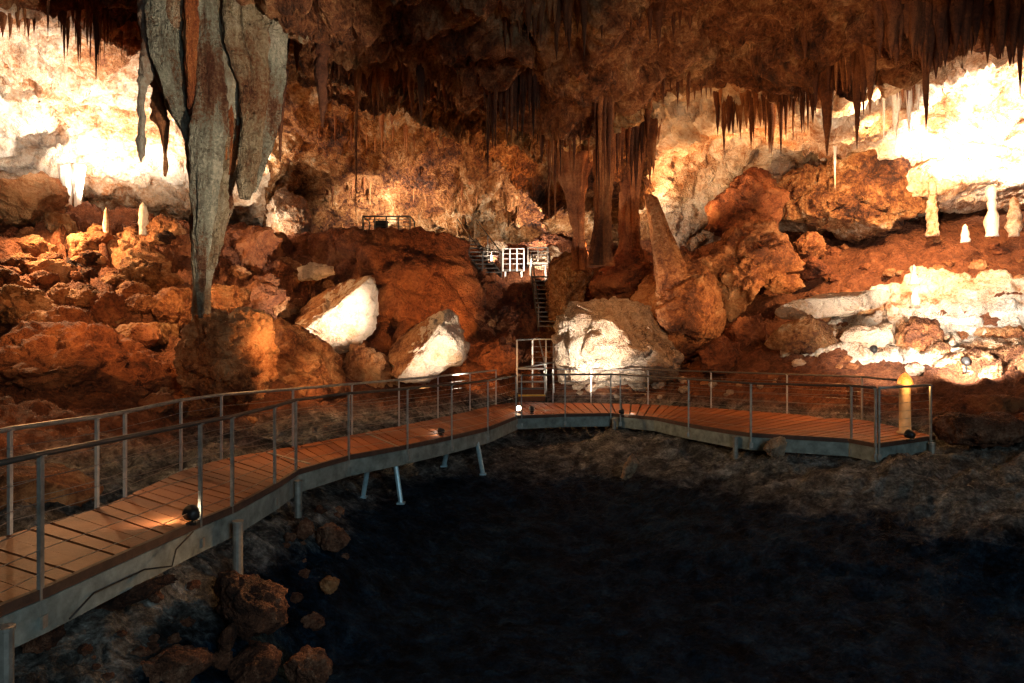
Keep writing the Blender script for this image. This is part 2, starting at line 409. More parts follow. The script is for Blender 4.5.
def ground_full(p2):
    z = ground_base(p2)
    q, w = ground_disp(p2)
    rough = np.clip((z+1.4)/1.6, .12, 1.0)
    sl = np.clip((z-.4)/2.0, 0, 1)*(1-.8*np.clip((p2[:, 0]-6.5)/2, 0, 1))
    d1, v1, s1 = worley(w/np.array([1.3, 1.3, 1.3])); d2, v2, s2 = worley(w/.5+7)
    h = .16*fbm(q/1.6, 4)*(.5+rough) + .16*ridged(w/1.1, 4)*rough
    h += sl*(.75*(v1-.5) - .25*np.exp(-((s1-d1)/.12)**2) + .25*(v2-.5))
    h += .07*fbm(q/.22, 3)*(.5+.5*rough) + .10*(v2-.5)*rough + .05*ridged(q/.5, 3)
    return z+h
gpx = np.concatenate([np.arange(-700, -60, 14), np.arange(-60, 1090, 2.6), np.arange(1090, 1700, 14)])
gd = [2.2]
while gd[-1] < 36: gd.append(gd[-1]*1.0075)
gd = np.array(gd)
GPX, GD = np.meshgrid(gpx, gd)
XY = np.stack([((GPX-512)/F*GD).ravel(), GD.ravel()], 1)
Z = ground_full(XY)
GV = np.concatenate([XY, Z[:, None]], 1)
fl = mesh_np('floor', GV, grid_faces(*GPX.shape), M['ground']); tag(fl, kind='structure')
GZ = Z.reshape(GPX.shape)
def ground_at(x, y):
    px = x/y*F+512
    r = min(max(int(np.searchsorted(gd, y)), 0), len(gd)-1); c = min(max(int(np.searchsorted(gpx, px)), 0), len(gpx)-1)
    return float(GZ[r, c])
def ground_px(px, py):
    """where the sight line through a pixel meets the floor"""
    c = min(max(int(np.searchsorted(gpx, px)), 0), len(gpx)-1)
    col = GZ[:, c]; line = H-(py-341.5)/F*gd
    hit = np.where(col >= line)[0]
    if len(hit) == 0: return None
    d = gd[hit[0]]
    return Vector(((px-512)/F*d, d, col[hit[0]]))

# ------------------------------------------------------------------ boulders
_ico = {}
def ico(sub):
    if sub not in _ico:
        bm = bmesh.new(); bmesh.ops.create_icosphere(bm, subdivisions=sub, radius=1)
        v = np.array([x.co[:] for x in bm.verts]); f = np.array([[w.index for w in x.verts] for x in bm.faces]); bm.free()
        _ico[sub] = (v, f)
    return _ico[sub]
def poly_radius(th, pts):
    """distance from the origin to a star-shaped outline in the directions th"""
    pts = np.array(pts); n = len(pts)
    dx, dz = np.cos(th), np.sin(th); best = np.zeros(len(th))
    for i in range(n):
        a = pts[i]; b = pts[(i+1) % n]; e = b-a
        den = dx*e[1]-dz*e[0]; den = np.where(np.abs(den) < 1e-9, 1e-9, den)
        t = (a[0]*e[1]-a[1]*e[0])/den
        s = (a[0]*dz-a[1]*dx)/den
        ok = (t > 0) & (s >= -1e-6) & (s <= 1+1e-6)
        best = np.where(ok, np.maximum(best, t), best)
    return np.maximum(best, .02)
def boulder(name, outline, d, thick=None, mat='boulder', seed=0, sub=5, cuts=7, planes=(), rough=1.0, p=3.0, label=None, cat='rock', group=None, kind=None, lumpy=0.0, side_mat=None):
    rs = np.random.RandomState(seed+100)
    pts = [P(x, y, d) for x, y in outline]
    o2 = np.array([(q.x, q.z) for q in pts])
    c = np.array([(o2[:, 0].min()+o2[:, 0].max())/2*.5+o2[:, 0].mean()*.5, (o2[:, 1].min()+o2[:, 1].max())/2*.5+o2[:, 1].mean()*.5])
    loc = o2-c
    w = o2[:, 0].max()-o2[:, 0].min(); h = o2[:, 1].max()-o2[:, 1].min()
    size = math.sqrt(w*h)
    thick = thick if thick is not None else .42*min(max(w, h), 1.6*min(w, h))
    v, f = ico(sub)
    th = np.arctan2(v[:, 2], v[:, 0]); hh = np.sqrt(v[:, 0]**2+v[:, 2]**2)
    R = poly_radius(th, loc)
    s = 1/(hh**p+np.abs(v[:, 1])**p)**(1/p)
    pos = np.stack([np.cos(th)*R*hh*s, v[:, 1]*thick*s, np.sin(th)*R*hh*s], 1)
    allp = list(planes)
    for k in range(cuts):
        n = np.array([rs.uniform(-1, 1), rs.uniform(-1, -.25), rs.uniform(-1, 1)]); n /= np.linalg.norm(n)
        allp.append((n, rs.uniform(.6, .86)))
    for n, fr in allp:
        n = np.array(n, float); n /= np.linalg.norm(n)
        dd = pos@n; lim = fr*dd.max()
        pos = pos-np.outer(np.maximum(dd-lim, 0)*.97, n)
    world = pos+np.array([c[0], d+thick*.3, c[1]])
    rad = pos/(np.linalg.norm(pos, axis=1)[:, None]+1e-6)
    q = world+rs.rand(3)*50
    sc_ = max(size, .25)
    dd_, vv_, ss_ = worley(q/(sc_*.3))
    d2_, v2_, s2_ = worley(q/(sc_*.13)+5)
    disp = (.055*fbm(q/(sc_*.45), 4)+.07*ridged(q/(sc_*.25), 5)+.06*(vv_-.5)-.035*np.exp(-((ss_-dd_)/.10)**2)+.025*(v2_-.5)-.012*np.exp(-((s2_-d2_)/.15)**2))*sc_*rough
    disp = disp+.03*min(sc_, 1)*fbm(q/.18, 3)*rough
    if lumpy: disp = disp+lumpy*sc_*(.5-worley(q/(sc_*.16))[0])
    world = world+rad*disp[:, None]
    o = mesh_np(name, world, f, M[mat])
    if side_mat:   # browner second material on one side of the stone
        o.data.materials.append(M[side_mat[0]])
        nn = np.array(side_mat[1:4]); nn = nn/np.linalg.norm(nn)
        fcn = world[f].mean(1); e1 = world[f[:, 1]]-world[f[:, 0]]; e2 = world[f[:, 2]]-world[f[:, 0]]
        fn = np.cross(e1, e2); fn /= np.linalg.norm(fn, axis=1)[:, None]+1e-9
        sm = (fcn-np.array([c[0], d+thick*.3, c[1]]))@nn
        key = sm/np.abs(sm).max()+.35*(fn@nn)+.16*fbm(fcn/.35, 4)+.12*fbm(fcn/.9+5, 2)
        o.data.polygons.foreach_set('material_index', (key > side_mat[4]).astype(np.int32))
    recentre(o, (c[0], d+thick*.3, c[1]))
    tag(o, label, cat, group, kind)
    return o

BIG = [
 # the pair of pale angular blocks lit white
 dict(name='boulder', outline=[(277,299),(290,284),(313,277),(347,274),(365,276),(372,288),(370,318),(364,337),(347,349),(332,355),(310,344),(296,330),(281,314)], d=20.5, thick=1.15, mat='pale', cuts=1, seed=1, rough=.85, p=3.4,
      side_mat=('boulder',-.50,-.40,.74,.50), planes=[((-.50,-.50,.70),.16),((.40,-.86,-.30),.36)], label='pale angular boulder, white lit lower face, brown top, larger of the lit pair', cat='boulder'),
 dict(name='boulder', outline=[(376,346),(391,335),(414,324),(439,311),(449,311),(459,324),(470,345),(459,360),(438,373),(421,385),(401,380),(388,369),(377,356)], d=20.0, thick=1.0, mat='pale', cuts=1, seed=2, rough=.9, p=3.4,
      side_mat=('boulder',-.80,-.40,.40,.45), planes=[((-.62,-.55,.55),.22),((.35,-.9,-.15),.42),((.9,-.35,.2),.7)], label='smaller pale lit boulder resting just above the boardwalk railing with a sharp top corner', cat='boulder'),
 dict(name='boulder', outline=[(316,240),(340,233),(367,231),(418,228),(458,238),(467,254),(474,277),(482,311),(474,338),(445,352),(374,362),(323,325),(303,285),(306,255)], d=25.5, thick=2.2, mat='red', sub=6, seed=3, cuts=5, rough=.8, lumpy=.03, label='huge red-brown rounded boulder with the small railed lookout on its top', cat='boulder'),
 dict(name='boulder', outline=[(333,365),(352,346),(370,350),(390,370),(395,402),(372,412),(340,410)], d=20.6, thick=.7, mat='boulder', seed=4, rough=1.2, label='cracked pale rock wedged low between the two white lit boulders', cat='rock'),
 dict(name='boulder', outline=[(215,325),(256,318),(290,330),(315,345),(333,365),(338,395),(300,408),(225,412),(195,395),(193,350)], d=17.8, mat='boulder', sub=6, seed=5, rough=1.1, label='broad orange-brown rock mass below and before the larger white lit boulder', cat='boulder'),
 dict(name='rock', outline=[(236,296),(256,281),(276,290),(288,302),(268,318),(248,319),(234,310)], d=21, mat='red', seed=6, label='reddish block touching the upper end of the larger white lit boulder'),
 dict(name='rock', outline=[(262,264),(280,256),(296,262),(300,276),(286,288),(268,284)], d=23.5, mat='boulder', seed=7, label='orange block on the slope directly above the larger white lit boulder'),
 dict(name='rock', outline=[(297,268),(312,262),(330,266),(332,274),(316,278),(300,280)], d=23, mat='pale', seed=8, label='small bright pale rock perched on the back of the larger white lit boulder'),
 dict(name='rock', outline=[(276,240),(300,232),(318,238),(322,262),(300,266),(280,258)], d=27, mat='red', seed=9, label='dark red block under the brightly lit alcove at the left of the huge red-brown boulder'),
 dict(name='rock', outline=[(500,312),(515,302),(535,306),(546,322),(545,345),(525,352),(503,348),(496,330)], d=26.5, mat='red', seed=10, label='rounded red boulder in the dark gully behind the stair railing'),
 dict(name='rock', outline=[(470,345),(500,340),(520,350),(516,372),(480,376),(466,362)], d=23.5, mat='red', seed=11, label='low red rock between the smaller white lit boulder and the stairs'),
 dict(name='rock', outline=[(462,283),(485,272),(506,280),(512,300),(496,318),(474,312)], d=28, mat='red', seed=12, label='dark red rock below the gully stairs beside the huge red-brown boulder'),
 dict(name='rock', outline=[(528,262),(538,251),(552,245),(563,252),(562,268),(548,278),(532,273)], d=29.2, thick=.6, mat='pale', seed=71, label='overlit white rock behind the small dark landing in the gully'),
 dict(name='rock', outline=[(478,254),(486,243),(500,240),(507,246),(498,255),(486,259)], d=30.5, thick=.6, mat='pale', seed=72, label='overlit white rock above the white mesh landing'),
 dict(name='rock', outline=[(262,232),(268,205),(282,190),(300,196),(306,218),(296,236),(276,240)], d=28, thick=.9, mat='wall_pale', seed=73, label='pale craggy rock face glowing beside the side lobe of the great column'),
 # centre right
 dict(name='flowstone_mound', outline=[(558,322),(575,308),(600,304),(623,300),(647,302),(664,318),(676,340),(680,358),(674,378),(613,384),(566,382),(556,360),(556,340)], d=22.2, thick=1.7, mat='pocked', sub=6, seed=13, cuts=1, rough=.8, p=2.2, lumpy=.10, label='pocked flowstone dome lit white by a floodlight beside the stairs', cat='flowstone'),
 dict(name='boulder', outline=[(640,300),(650,278),(680,262),(687,250),(701,262),(715,283),(733,314),(729,333),(702,350),(682,366),(670,348),(655,325)], d=22.4, thick=1.3, mat='boulder', seed=14, sub=6, rough=.8, label='tall leaning orange slab boulder behind the pocked flowstone dome', cat='boulder'),
 dict(name='boulder', outline=[(706,250),(716,236),(731,232),(755,229),(774,222),(792,234),(801,252),(796,268),(776,277),(758,288),(742,312),(732,316),(720,300),(712,275)], d=24.5, thick=1.6, mat='boulder', seed=15, sub=6, rough=1.2, lumpy=.05, label='knobbly golden boulder with rough pitted face right of the leaning slab', cat='boulder'),
 dict(name='rock', outline=[(590,288),(603,268),(625,252),(645,247),(652,262),(650,288),(630,304),(602,306)], d=24.5, mat='red', seed=16, label='red-brown peaked rock on top of the pocked flowstone dome'),
 dict(name='rock', outline=[(552,262),(566,250),(582,252),(592,272),(582,300),(566,322),(556,345),(550,310)], d=25.5, mat='wall', seed=17, label='upright ribbed rock standing between the gully stairs and the flowstone dome'),
 dict(name='rock', outline=[(730,332),(742,318),(762,315),(770,330),(762,348),(738,350)], d=22.2, mat='red', seed=18, label='red block at the foot of the knobbly golden boulder'),
 dict(name='rock', outline=[(700,352),(722,338),(740,345),(748,362),(730,372),(706,370)], d=21.2, mat='red', seed=19, label='low dark red rock before the foot of the leaning slab boulder'),
 dict(name='rock', outline=[(798,242),(812,231),(826,238),(829,250),(816,259),(802,255)], d=26, mat='boulder', seed=20, label='round orange rock at the mouth of the dark hollow'),
 dict(name='rock', outline=[(795,262),(812,257),(828,264),(830,274),(812,278),(797,274)], d=25, mat='red', seed=21, label='dark low rock beneath the round orange rock at the dark hollow'),
 dict(name='rock', outline=[(766,280),(784,273),(800,276),(806,286),(790,292),(770,290)], d=24, mat='boulder', seed=22, label='flat rock on the slope under the knobbly golden boulder'),
 dict(name='boulder', outline=[(712,226),(720,195),(742,176),(768,172),(784,186),(790,208),(776,226),(745,236)], d=26.5, thick=1.3, mat='red', seed=23, sub=5, rough=1.4, label='rugged dark brown boulder closing the dark hollow', cat='boulder'),
 dict(name='boulder', outline=[(770,204),(776,182),(800,168),(835,160),(880,156),(925,160),(940,180),(930,204),(904,222),(872,234),(848,224),(815,214),(786,214)], d=25.5, thick=1.7, mat='wall', seed=24, sub=6, rough=1.1, lumpy=.05, label='broad bulging cream and orange rock mass under the white stalactites', cat='boulder'),
 dict(name='rock_shelf', outline=[(905,172),(940,160),(985,158),(1035,155),(1060,170),(1050,196),(1000,203),(950,200),(915,192)], d=24.6, thick=1.8, mat='wall_pale', seed=25, sub=6, label='overlit cream rock shelf above the short white stalagmite', cat='rock'),
 # right hand flowstone slope
 dict(name='flowstone_slab', outline=[(779,310),(800,300),(822,295),(850,294),(884,288),(898,290),(898,297),(880,307),(849,314),(818,318),(790,319)], d=20.8, thick=.9, mat='pale', seed=26, rough=.6, cuts=2, label='long cream tongue of flowstone overhanging a black gap', cat='flowstone'),
 dict(name='rock', outline=[(772,345),(788,326),(815,317),(842,326),(848,342),(830,352),(795,354)], d=20, mat='wall', seed=29, label='rough grey-brown rock under the long tongue of flowstone'),
 dict(name='rock', outline=[(845,338),(856,328),(890,325),(912,333),(915,345),(890,351),(855,351)], d=19.4, mat='pale', seed=30, label='low cream rock lit by the near spike spotlight'),
 dict(name='rock', outline=[(905,345),(908,326),(920,318),(938,322),(948,338),(944,356),(922,362)], d=18.6, mat='boulder', seed=31, label='dark ribbed stump of rock between the two spike spotlights'),
 dict(name='rock', outline=[(946,352),(952,338),(968,332),(986,342),(990,356),(968,360)], d=18.9, mat='red', seed=32, label='brown rock in the bowl behind the farther spike spotlight'),
 dict(name='flowstone_slab', outline=[(938,352),(950,346),(975,352),(992,360),(988,368),(960,368),(942,362)], d=18.1, thick=.5, mat='pale', seed=33, rough=.6, label='small white lit apron of flowstone beside the farther spike spotlight', cat='flowstone'),
 dict(name='rock', outline=[(985,345),(995,328),(1020,326),(1045,340),(1045,365),(1010,372),(990,364)], d=18.4, mat='boulder', seed=34, label='mottled rock against the frame edge below the white terrace'),
 dict(name='rock', outline=[(937,436),(944,420),(960,413),(985,420),(1005,416),(1035,426),(1045,442),(1000,446),(955,444)], d=13.2, mat='fore', seed=35, label='long low dark rock on the ground beyond the boardwalk end'),
 dict(name='rock', outline=[(955,412),(975,398),(1005,396),(1035,402),(1040,416),(1000,420),(965,420)], d=14.8, thick=.5, mat='red', seed=36, label='low brown hummock behind the long dark rock'),
 # left
 dict(name='boulder', outline=[(98,240),(108,232),(125,229),(141,226),(156,237),(167,252),(161,270),(143,286),(124,283),(110,270),(99,256)], d=20.5, thick=1.0, mat='boulder', seed=37, sub=5, rough=.8, label='rounded orange boulder with two small stalagmites on its top', cat='boulder'),
 dict(name='rock', outline=[(22,272),(34,262),(55,259),(67,268),(63,283),(45,288),(28,283)], d=18.6, mat='boulder', seed=38, label='egg-shaped orange rock on the upper slope beneath the thin slab'),
 dict(name='rock', outline=[(-8,250),(10,242),(32,239),(52,246),(48,257),(12,260),(-8,258)], d=19.4, mat='boulder', seed=39, label='thin pale-edged slab resting above the egg-shaped rock'),
 dict(name='boulder', outline=[(-20,332),(20,325),(50,325),(76,331),(98,345),(114,360),(126,385),(126,408),(60,424),(-20,428)], d=14.0, thick=1.6, mat='red', seed=40, sub=6, rough=1.0, label='wide dark brown mound behind the near handrail', cat='boulder'),
 dict(name='boulder', outline=[(122,385),(124,362),(140,354),(158,366),(172,380),(168,402),(150,418),(126,414)], d=14.6, mat='red', seed=41, label='ridged red-brown boulder beside the wide dark mound', cat='boulder'),
 dict(name='rock', outline=[(104,334),(118,325),(150,322),(155,336),(138,349),(116,346)], d=16.6, mat='boulder', seed=42, label='tan wedge of rock above the ridged red-brown boulder'),
 dict(name='rock', outline=[(108,290),(122,282),(140,283),(152,296),(138,308),(116,303)], d=18.2, mat='boulder', seed=43, label='flat orange rock just below the rounded boulder with stalagmites'),
 dict(name='rock', outline=[(86,300),(98,290),(115,296),(128,312),(120,325),(98,326),(88,315)], d=17.4, mat='red', seed=44, label='smooth dark slab leaning under the flat orange rock'),
 dict(name='flowstone_mound', outline=[(196,318),(205,311),(226,312),(250,320),(262,345),(258,380),(246,402),(205,404),(182,388),(178,350)], d=14.1, thick=1.0, mat='boulder', seed=45, sub=6, rough=1.1, label='orange mound of flowstone at the foot of the great grey column', cat='flowstone'),
 dict(name='rock', outline=[(203,294),(220,285),(246,288),(244,303),(226,312),(206,306)], d=18.2, mat='boulder', seed=46, label='orange rock behind the foot of the great grey column'),
 dict(name='boulder', outline=[(217,250),(222,232),(240,224),(262,226),(278,240),(272,266),(244,277),(226,272)], d=23, mat='red', seed=47, label='deep red boulder behind the stem of the great grey column', cat='boulder'),
 dict(name='rock', outline=[(158,258),(165,240),(180,232),(194,240),(196,270),(182,282),(164,276)], d=22, mat='red', seed=48, label='dark red block between the rounded boulder and the column stem'),
 dict(name='rock', outline=[(150,300),(168,288),(188,290),(196,308),(182,330),(160,332),(150,318)], d=18, mat='boulder', seed=49, label='craggy orange rock beside the column stem'),
 dict(name='rock', outline=[(64,242),(78,232),(98,238),(100,256),(86,268),(70,262)], d=20.0, mat='boulder', seed=50, label='bright craggy rock under the pale left-hand columns'),
 dict(name='rock', outline=[(100,285),(108,268),(120,282),(114,296),(104,300)], d=19.0, mat='boulder', seed=51, label='narrow rock tucked under the rounded boulder with stalagmites'),
 dict(name='boulder', outline=[(-14,196),(4,176),(26,170),(46,180),(52,198),(40,214),(14,222),(-12,216)], d=21.4, mat='boulder', seed=52, sub=5, rough=1.3, label='orange crag standing before the overlit wall', cat='boulder'),
 dict(name='rock', outline=[(30,228),(44,215),(62,214),(70,228),(60,242),(38,244)], d=20.6, mat='wall', seed=53, label='brown rock beneath the orange crag'),
 dict(name='rock', outline=[(-10,482),(16,470),(42,478),(62,492),(74,502),(60,520),(20,530),(-10,532)], d=8.4, thick=.7, mat='boulder', seed=54, rough=.5, label='smooth pale brown rock directly behind the nearest boards', cat='rock'),
 # foreground
 dict(name='rock', outline=[(203,598),(207,583),(222,578),(246,584),(262,592),(281,604),(283,618),(272,628),(262,640),(240,636),(220,622)], d=6.9, thick=.3, mat='fore', seed=55, rough=1.3, label='lumpy wet brown rock standing highest in the dark foreground'),
 dict(name='rock', outline=[(216,655),(219,636),(229,626),(233,632),(230,648),(221,664)], d=6.6, thick=.12, mat='fore', seed=56, label='narrow upright sliver of rock under the lumpy wet rock'),
 dict(name='rock', outline=[(120,690),(140,668),(165,658),(196,662),(206,680),(190,696),(140,700)], d=6.0, thick=.3, mat='fore', seed=57, label='reddish rock at the bottom edge below the sliver'),
 dict(name='rock', outline=[(226,668),(240,654),(262,655),(276,664),(270,682),(240,690)], d=6.5, thick=.25, mat='fore', seed=58, label='dark rock crouching beneath the lumpy wet rock'),
 dict(name='rock', outline=[(284,668),(296,656),(318,660),(328,674),(322,692),(296,694)], d=6.8, thick=.25, mat='fore', seed=59, label='brown rock at the very edge of the black pit'),
 dict(name='rock', outline=[(78,616),(92,606),(128,590),(166,576),(178,576),(160,590),(120,608),(92,622)], d=6.3, thick=.15, mat='fore', seed=60, rough=.8, label='long thin tan ledge of rock beside the galvanised beam'),
 dict(name='rock', outline=[(22,640),(30,628),(46,628),(54,640),(44,652),(28,650)], d=5.6, thick=.15, mat='fore', seed=61, label='brown rock under the nearest railing post'),
 dict(name='rock', outline=[(296,528),(303,520),(310,524),(312,534),(302,540),(295,536)], d=9.6, thick=.12, mat='fore', seed=62, label='small pale grey stone upright below the bend of the boardwalk'),
 dict(name='rock', outline=[(312,532),(325,526),(340,532),(348,542),(338,550),(318,548)], d=9.7, thick=.2, mat='fore', seed=63, label='flat grey stone next to the small upright stone'),
 dict(name='rock', outline=[(320,583),(328,578),(337,583),(336,592),(326,596)], d=8.8, thick=.1, mat='boulder', seed=64, label='single orange stone in the black pit'),
 dict(name='rock', outline=[(622,478),(625,466),(634,454),(640,456),(636,470),(632,480)], d=14.2, thick=.18, mat='pocked', seed=65, label='small pale upright stone in the middle of the pit slope'),
 dict(name='rock', outline=[(766,450),(770,442),(784,438),(790,446),(786,456),(770,456)], d=13.6, thick=.18, mat='pocked', seed=66, label='pale stone wedged under the boardwalk near the bend of its edge'),
]
for b_ in BIG: boulder(**b_)

def small_rock(px, py, size, mat, label, group, seed, flat=.7):
    g = ground_px(px, py)
    if g is None: return
    n = rnd.randint(7, 9); pts = []
    r = size*F/g.y/2; cyp = 341.5-(g.z+size*.15-H)*F/g.y
    for k in range(n):
        a = 2*PI*k/n; q = r*rnd.uniform(.75, 1.15)
        pts.append((px+q*math.cos(a), cyp+q*flat*math.sin(a)))
    sub = 5 if r > 14 else 4 if r > 5 else 3
    boulder('rock', pts, g.y, size*.45, mat, seed=seed, sub=sub, cuts=9, rough=1.2, label=label, group=group)
def scatter(n, x0, x1, yf, s0, s1, mats, label, group, seed):
    rnd.seed(seed)
    for k in range(n):
        px = rnd.uniform(x0, x1); ya, yb = yf(px); py = rnd.uniform(ya, yb)
        small_rock(px, py, rnd.uniform(s0, s1)*rnd.uniform(.7, 1.2), rnd.choice(mats), label, group, seed*100+k)
scatter(60, 0, 190, lambda x: (235, 345), .35, 1.2, ['boulder', 'red', 'boulder', 'wall'], 'jumbled orange rock in the rubble slope between the overlit wall and the handrail', 'rubble of the upper slope', 1)
scatter(22, 200, 330, lambda x: (238, 320), .5, 1.2, ['boulder', 'red'], 'broken orange block among the rubble behind the great grey column', 'rubble behind the great column', 2)
scatter(20, 120, 340, lambda x: (385, 425), .3, .7, ['red', 'boulder'], 'brown stone lying behind the far handrail', 'stones behind the far handrail', 3)
scatter(18, 655, 780, lambda x: (380, 402), .15, .42, ['boulder', 'pocked', 'red'], 'pale loose stone on the red earth behind the far railing', 'loose stones behind the far railing', 4)
scatter(14, 560, 690, lambda x: (382, 399), .2, .6, ['pocked', 'pale'], 'grey-white rubble stone at the foot of the flowstone dome', 'rubble at the foot of the dome', 5)
scatter(22, 780, 1020, lambda x: (330, 378), .15, .55, ['pale', 'boulder', 'red'], 'small rock on the lit flowstone slope around the spike spotlights', 'small rocks of the flowstone slope', 6)
scatter(26, 760, 1024, lambda x: (240, 300), .2, .7, ['boulder', 'red'], 'brown rock on the smooth earth slope above the flowstone', 'rocks of the upper earth slope', 7)
scatter(26, 40, 330, lambda x: (max(560, 640-.3*x), 683), .06, .25, ['fore'], 'wet dark stone scattered on the foreground slope', 'stones of the dark foreground', 8)
scatter(10, 262, 350, lambda x: (510, 560), .08, .25, ['fore'], 'grey stone beneath the bend of the boardwalk', 'stones beneath the boardwalk bend', 9)
scatter(24, 470, 560, lambda x: (280, 370), .3, .8, ['red', 'boulder'], 'red-brown rock in the dark gully below the lookout stairs', 'rocks of the stair gully', 10)

# terraced flowstone sheet on the slope right of the dark hollow
ox = np.arange(766, 1110, 1.6); od = np.exp(np.arange(math.log(16.4), math.log(25.0), .0032))
OX, OD = np.meshgrid(ox, od)
oxy = np.stack([((OX-512)/F*OD).ravel(), OD.ravel()], 1)
ob_ = ground_base(oxy); oq, ow = ground_disp(oxy)
pyy = 341.5+(H-ob_-.3)*F/oxy[:, 1]
tt = (ob_+.75*fbm(oq/1.9, 3)+.2*fbm(oq/.5, 3))/.62
fr_ = tt-np.floor(tt); st_ = np.floor(tt)+np.clip((fr_-.72)/.28, 0, 1)**1.2*1.0
zf = .5*ob_+.5*(st_*.62-.75*fbm(oq/1.9, 3)*.8) + .36 + .16*ridged(ow/.8, 4)+.035*fbm(oq/.15, 3)
low = np.interp(OX.ravel(), [766, 800, 850, 900, 940, 990, 1040, 1110], [345, 352, 356, 356, 366, 372, 368, 360])
upp = np.interp(OX.ravel(), [766, 800, 850, 880, 915, 960, 1020, 1110], [328, 318, 300, 280, 266, 270, 271, 268])
nz = 5*fbm(oq/.9, 3)
mk = np.clip(np.minimum((low+nz-pyy)/4.0, (pyy-upp+nz)/4.0), 0, 1)*np.clip((OX.ravel()-772)/10, 0, 1)
mk = mk*mk*(3-2*mk)
zo = zf*mk+(ob_-1.2)*(1-mk)
fo = mesh_np('flowstone_terrace', np.concatenate([oxy, zo[:, None]], 1), grid_faces(*OX.shape), M['terrace'])
recentre(fo, (float(oxy[:, 0].mean()), float(oxy[:, 1].mean()), float(zo.min())))
tag(fo, 'wide white terraced sheet of flowstone covering the lit slope behind the two spike spotlights', 'flowstone')

# ------------------------------------------------------------------ stalactites
def spike(name, root, tip, r0, mat, seed, knob=.12, n=9, flare=1.6, sub=None, squash=1.0, pw=.75, up=.5):
    """one tapering, slightly crooked, ringed spike from root to tip"""
    root = Vector(root); tip = Vector(tip); L = (tip-root).length
    dirv = (tip-root).normalized(); top = root-dirv*up
    K = sub or int(min(46, max(8, L/.09)))
    rs = np.random.RandomState(seed)
    off = rs.rand(3)*90
    t = np.linspace(0, 1, K)
    ax = np.outer(1-t, np.array(top))+np.outer(t, np.array(tip))
    wob = np.stack([fbm(np.stack([t*3+off[0], t*0+k*7, t*0], 1), 2) for k in (1, 2)], 1)*r0*.45*np.minimum(1, t*4)[:, None]*(1-t)[:, None]
    ax[:, 0] += wob[:, 0]; ax[:, 1] += wob[:, 1]
    prof = (1-t)**pw*(1+(flare-1)*np.exp(-t*L/(r0*5+.15)))
    prof = prof*(1+knob*2.2*fbm(np.stack([t*L/(r0*2.4+.05)+off[1], t*0, t*0], 1), 3))
    prof = np.maximum(prof, .05)*r0
    a = np.linspace(0, 2*PI, n, endpoint=False)
    A, T = np.meshgrid(a, t)
    fl = 1+.22*fbm(np.stack([np.cos(A).ravel()*1.6+off[2], np.sin(A).ravel()*1.6, (T*L*.9).ravel()], 1), 3).reshape(A.shape)
    R = prof[:, None]*fl
    v = np.stack([ax[:, 0:1]+R*np.cos(A), ax[:, 1:2]+R*np.sin(A)*squash, np.repeat(ax[:, 2:3], n, 1)], 2).reshape(-1, 3)
    i = np.arange(K*n).reshape(K, n); j = np.roll(i, -1, 1)
    f = np.stack([i[:-1].ravel(), j[:-1].ravel(), j[1:].ravel(), i[1:].ravel()], 1)
    v = np.concatenate([v, [ax[0], ax[-1]]])
    caps = [[K*n, (k+1) % n, k, k] for k in range(0)]
    me = bpy.data.meshes.new(name)
    faces = [list(map(int, q)) for q in f]+[[K*n, int((k+1) % n), k] for k in range(n)]+[[K*n+1, (K-1)*n+k, (K-1)*n+(k+1) % n] for k in range(n)]
    vv = v-np.array(root)
    me.from_pydata([tuple(map(float, q)) for q in vv], [], faces); me.update()
    o = link(name, me, M[mat]); o.location = root
    return o
sid = [0]
QUEUE = []
def stal(px, y0, y1, w, mat='drape', label=None, group=None, dpx=0, **kw):
    r = shell_at(px, y0); sid[0] += 1
    d = r.y
    tip = P(px+dpx, y1, d); root = P(px, y0, d)
    if tip.z > root.z-.1: tip.z = root.z-.1
    o = spike('stalactite', root, tip, w/2/F*d, mat, sid[0], **kw)
    tag(o, label, 'stalactite', group); return o

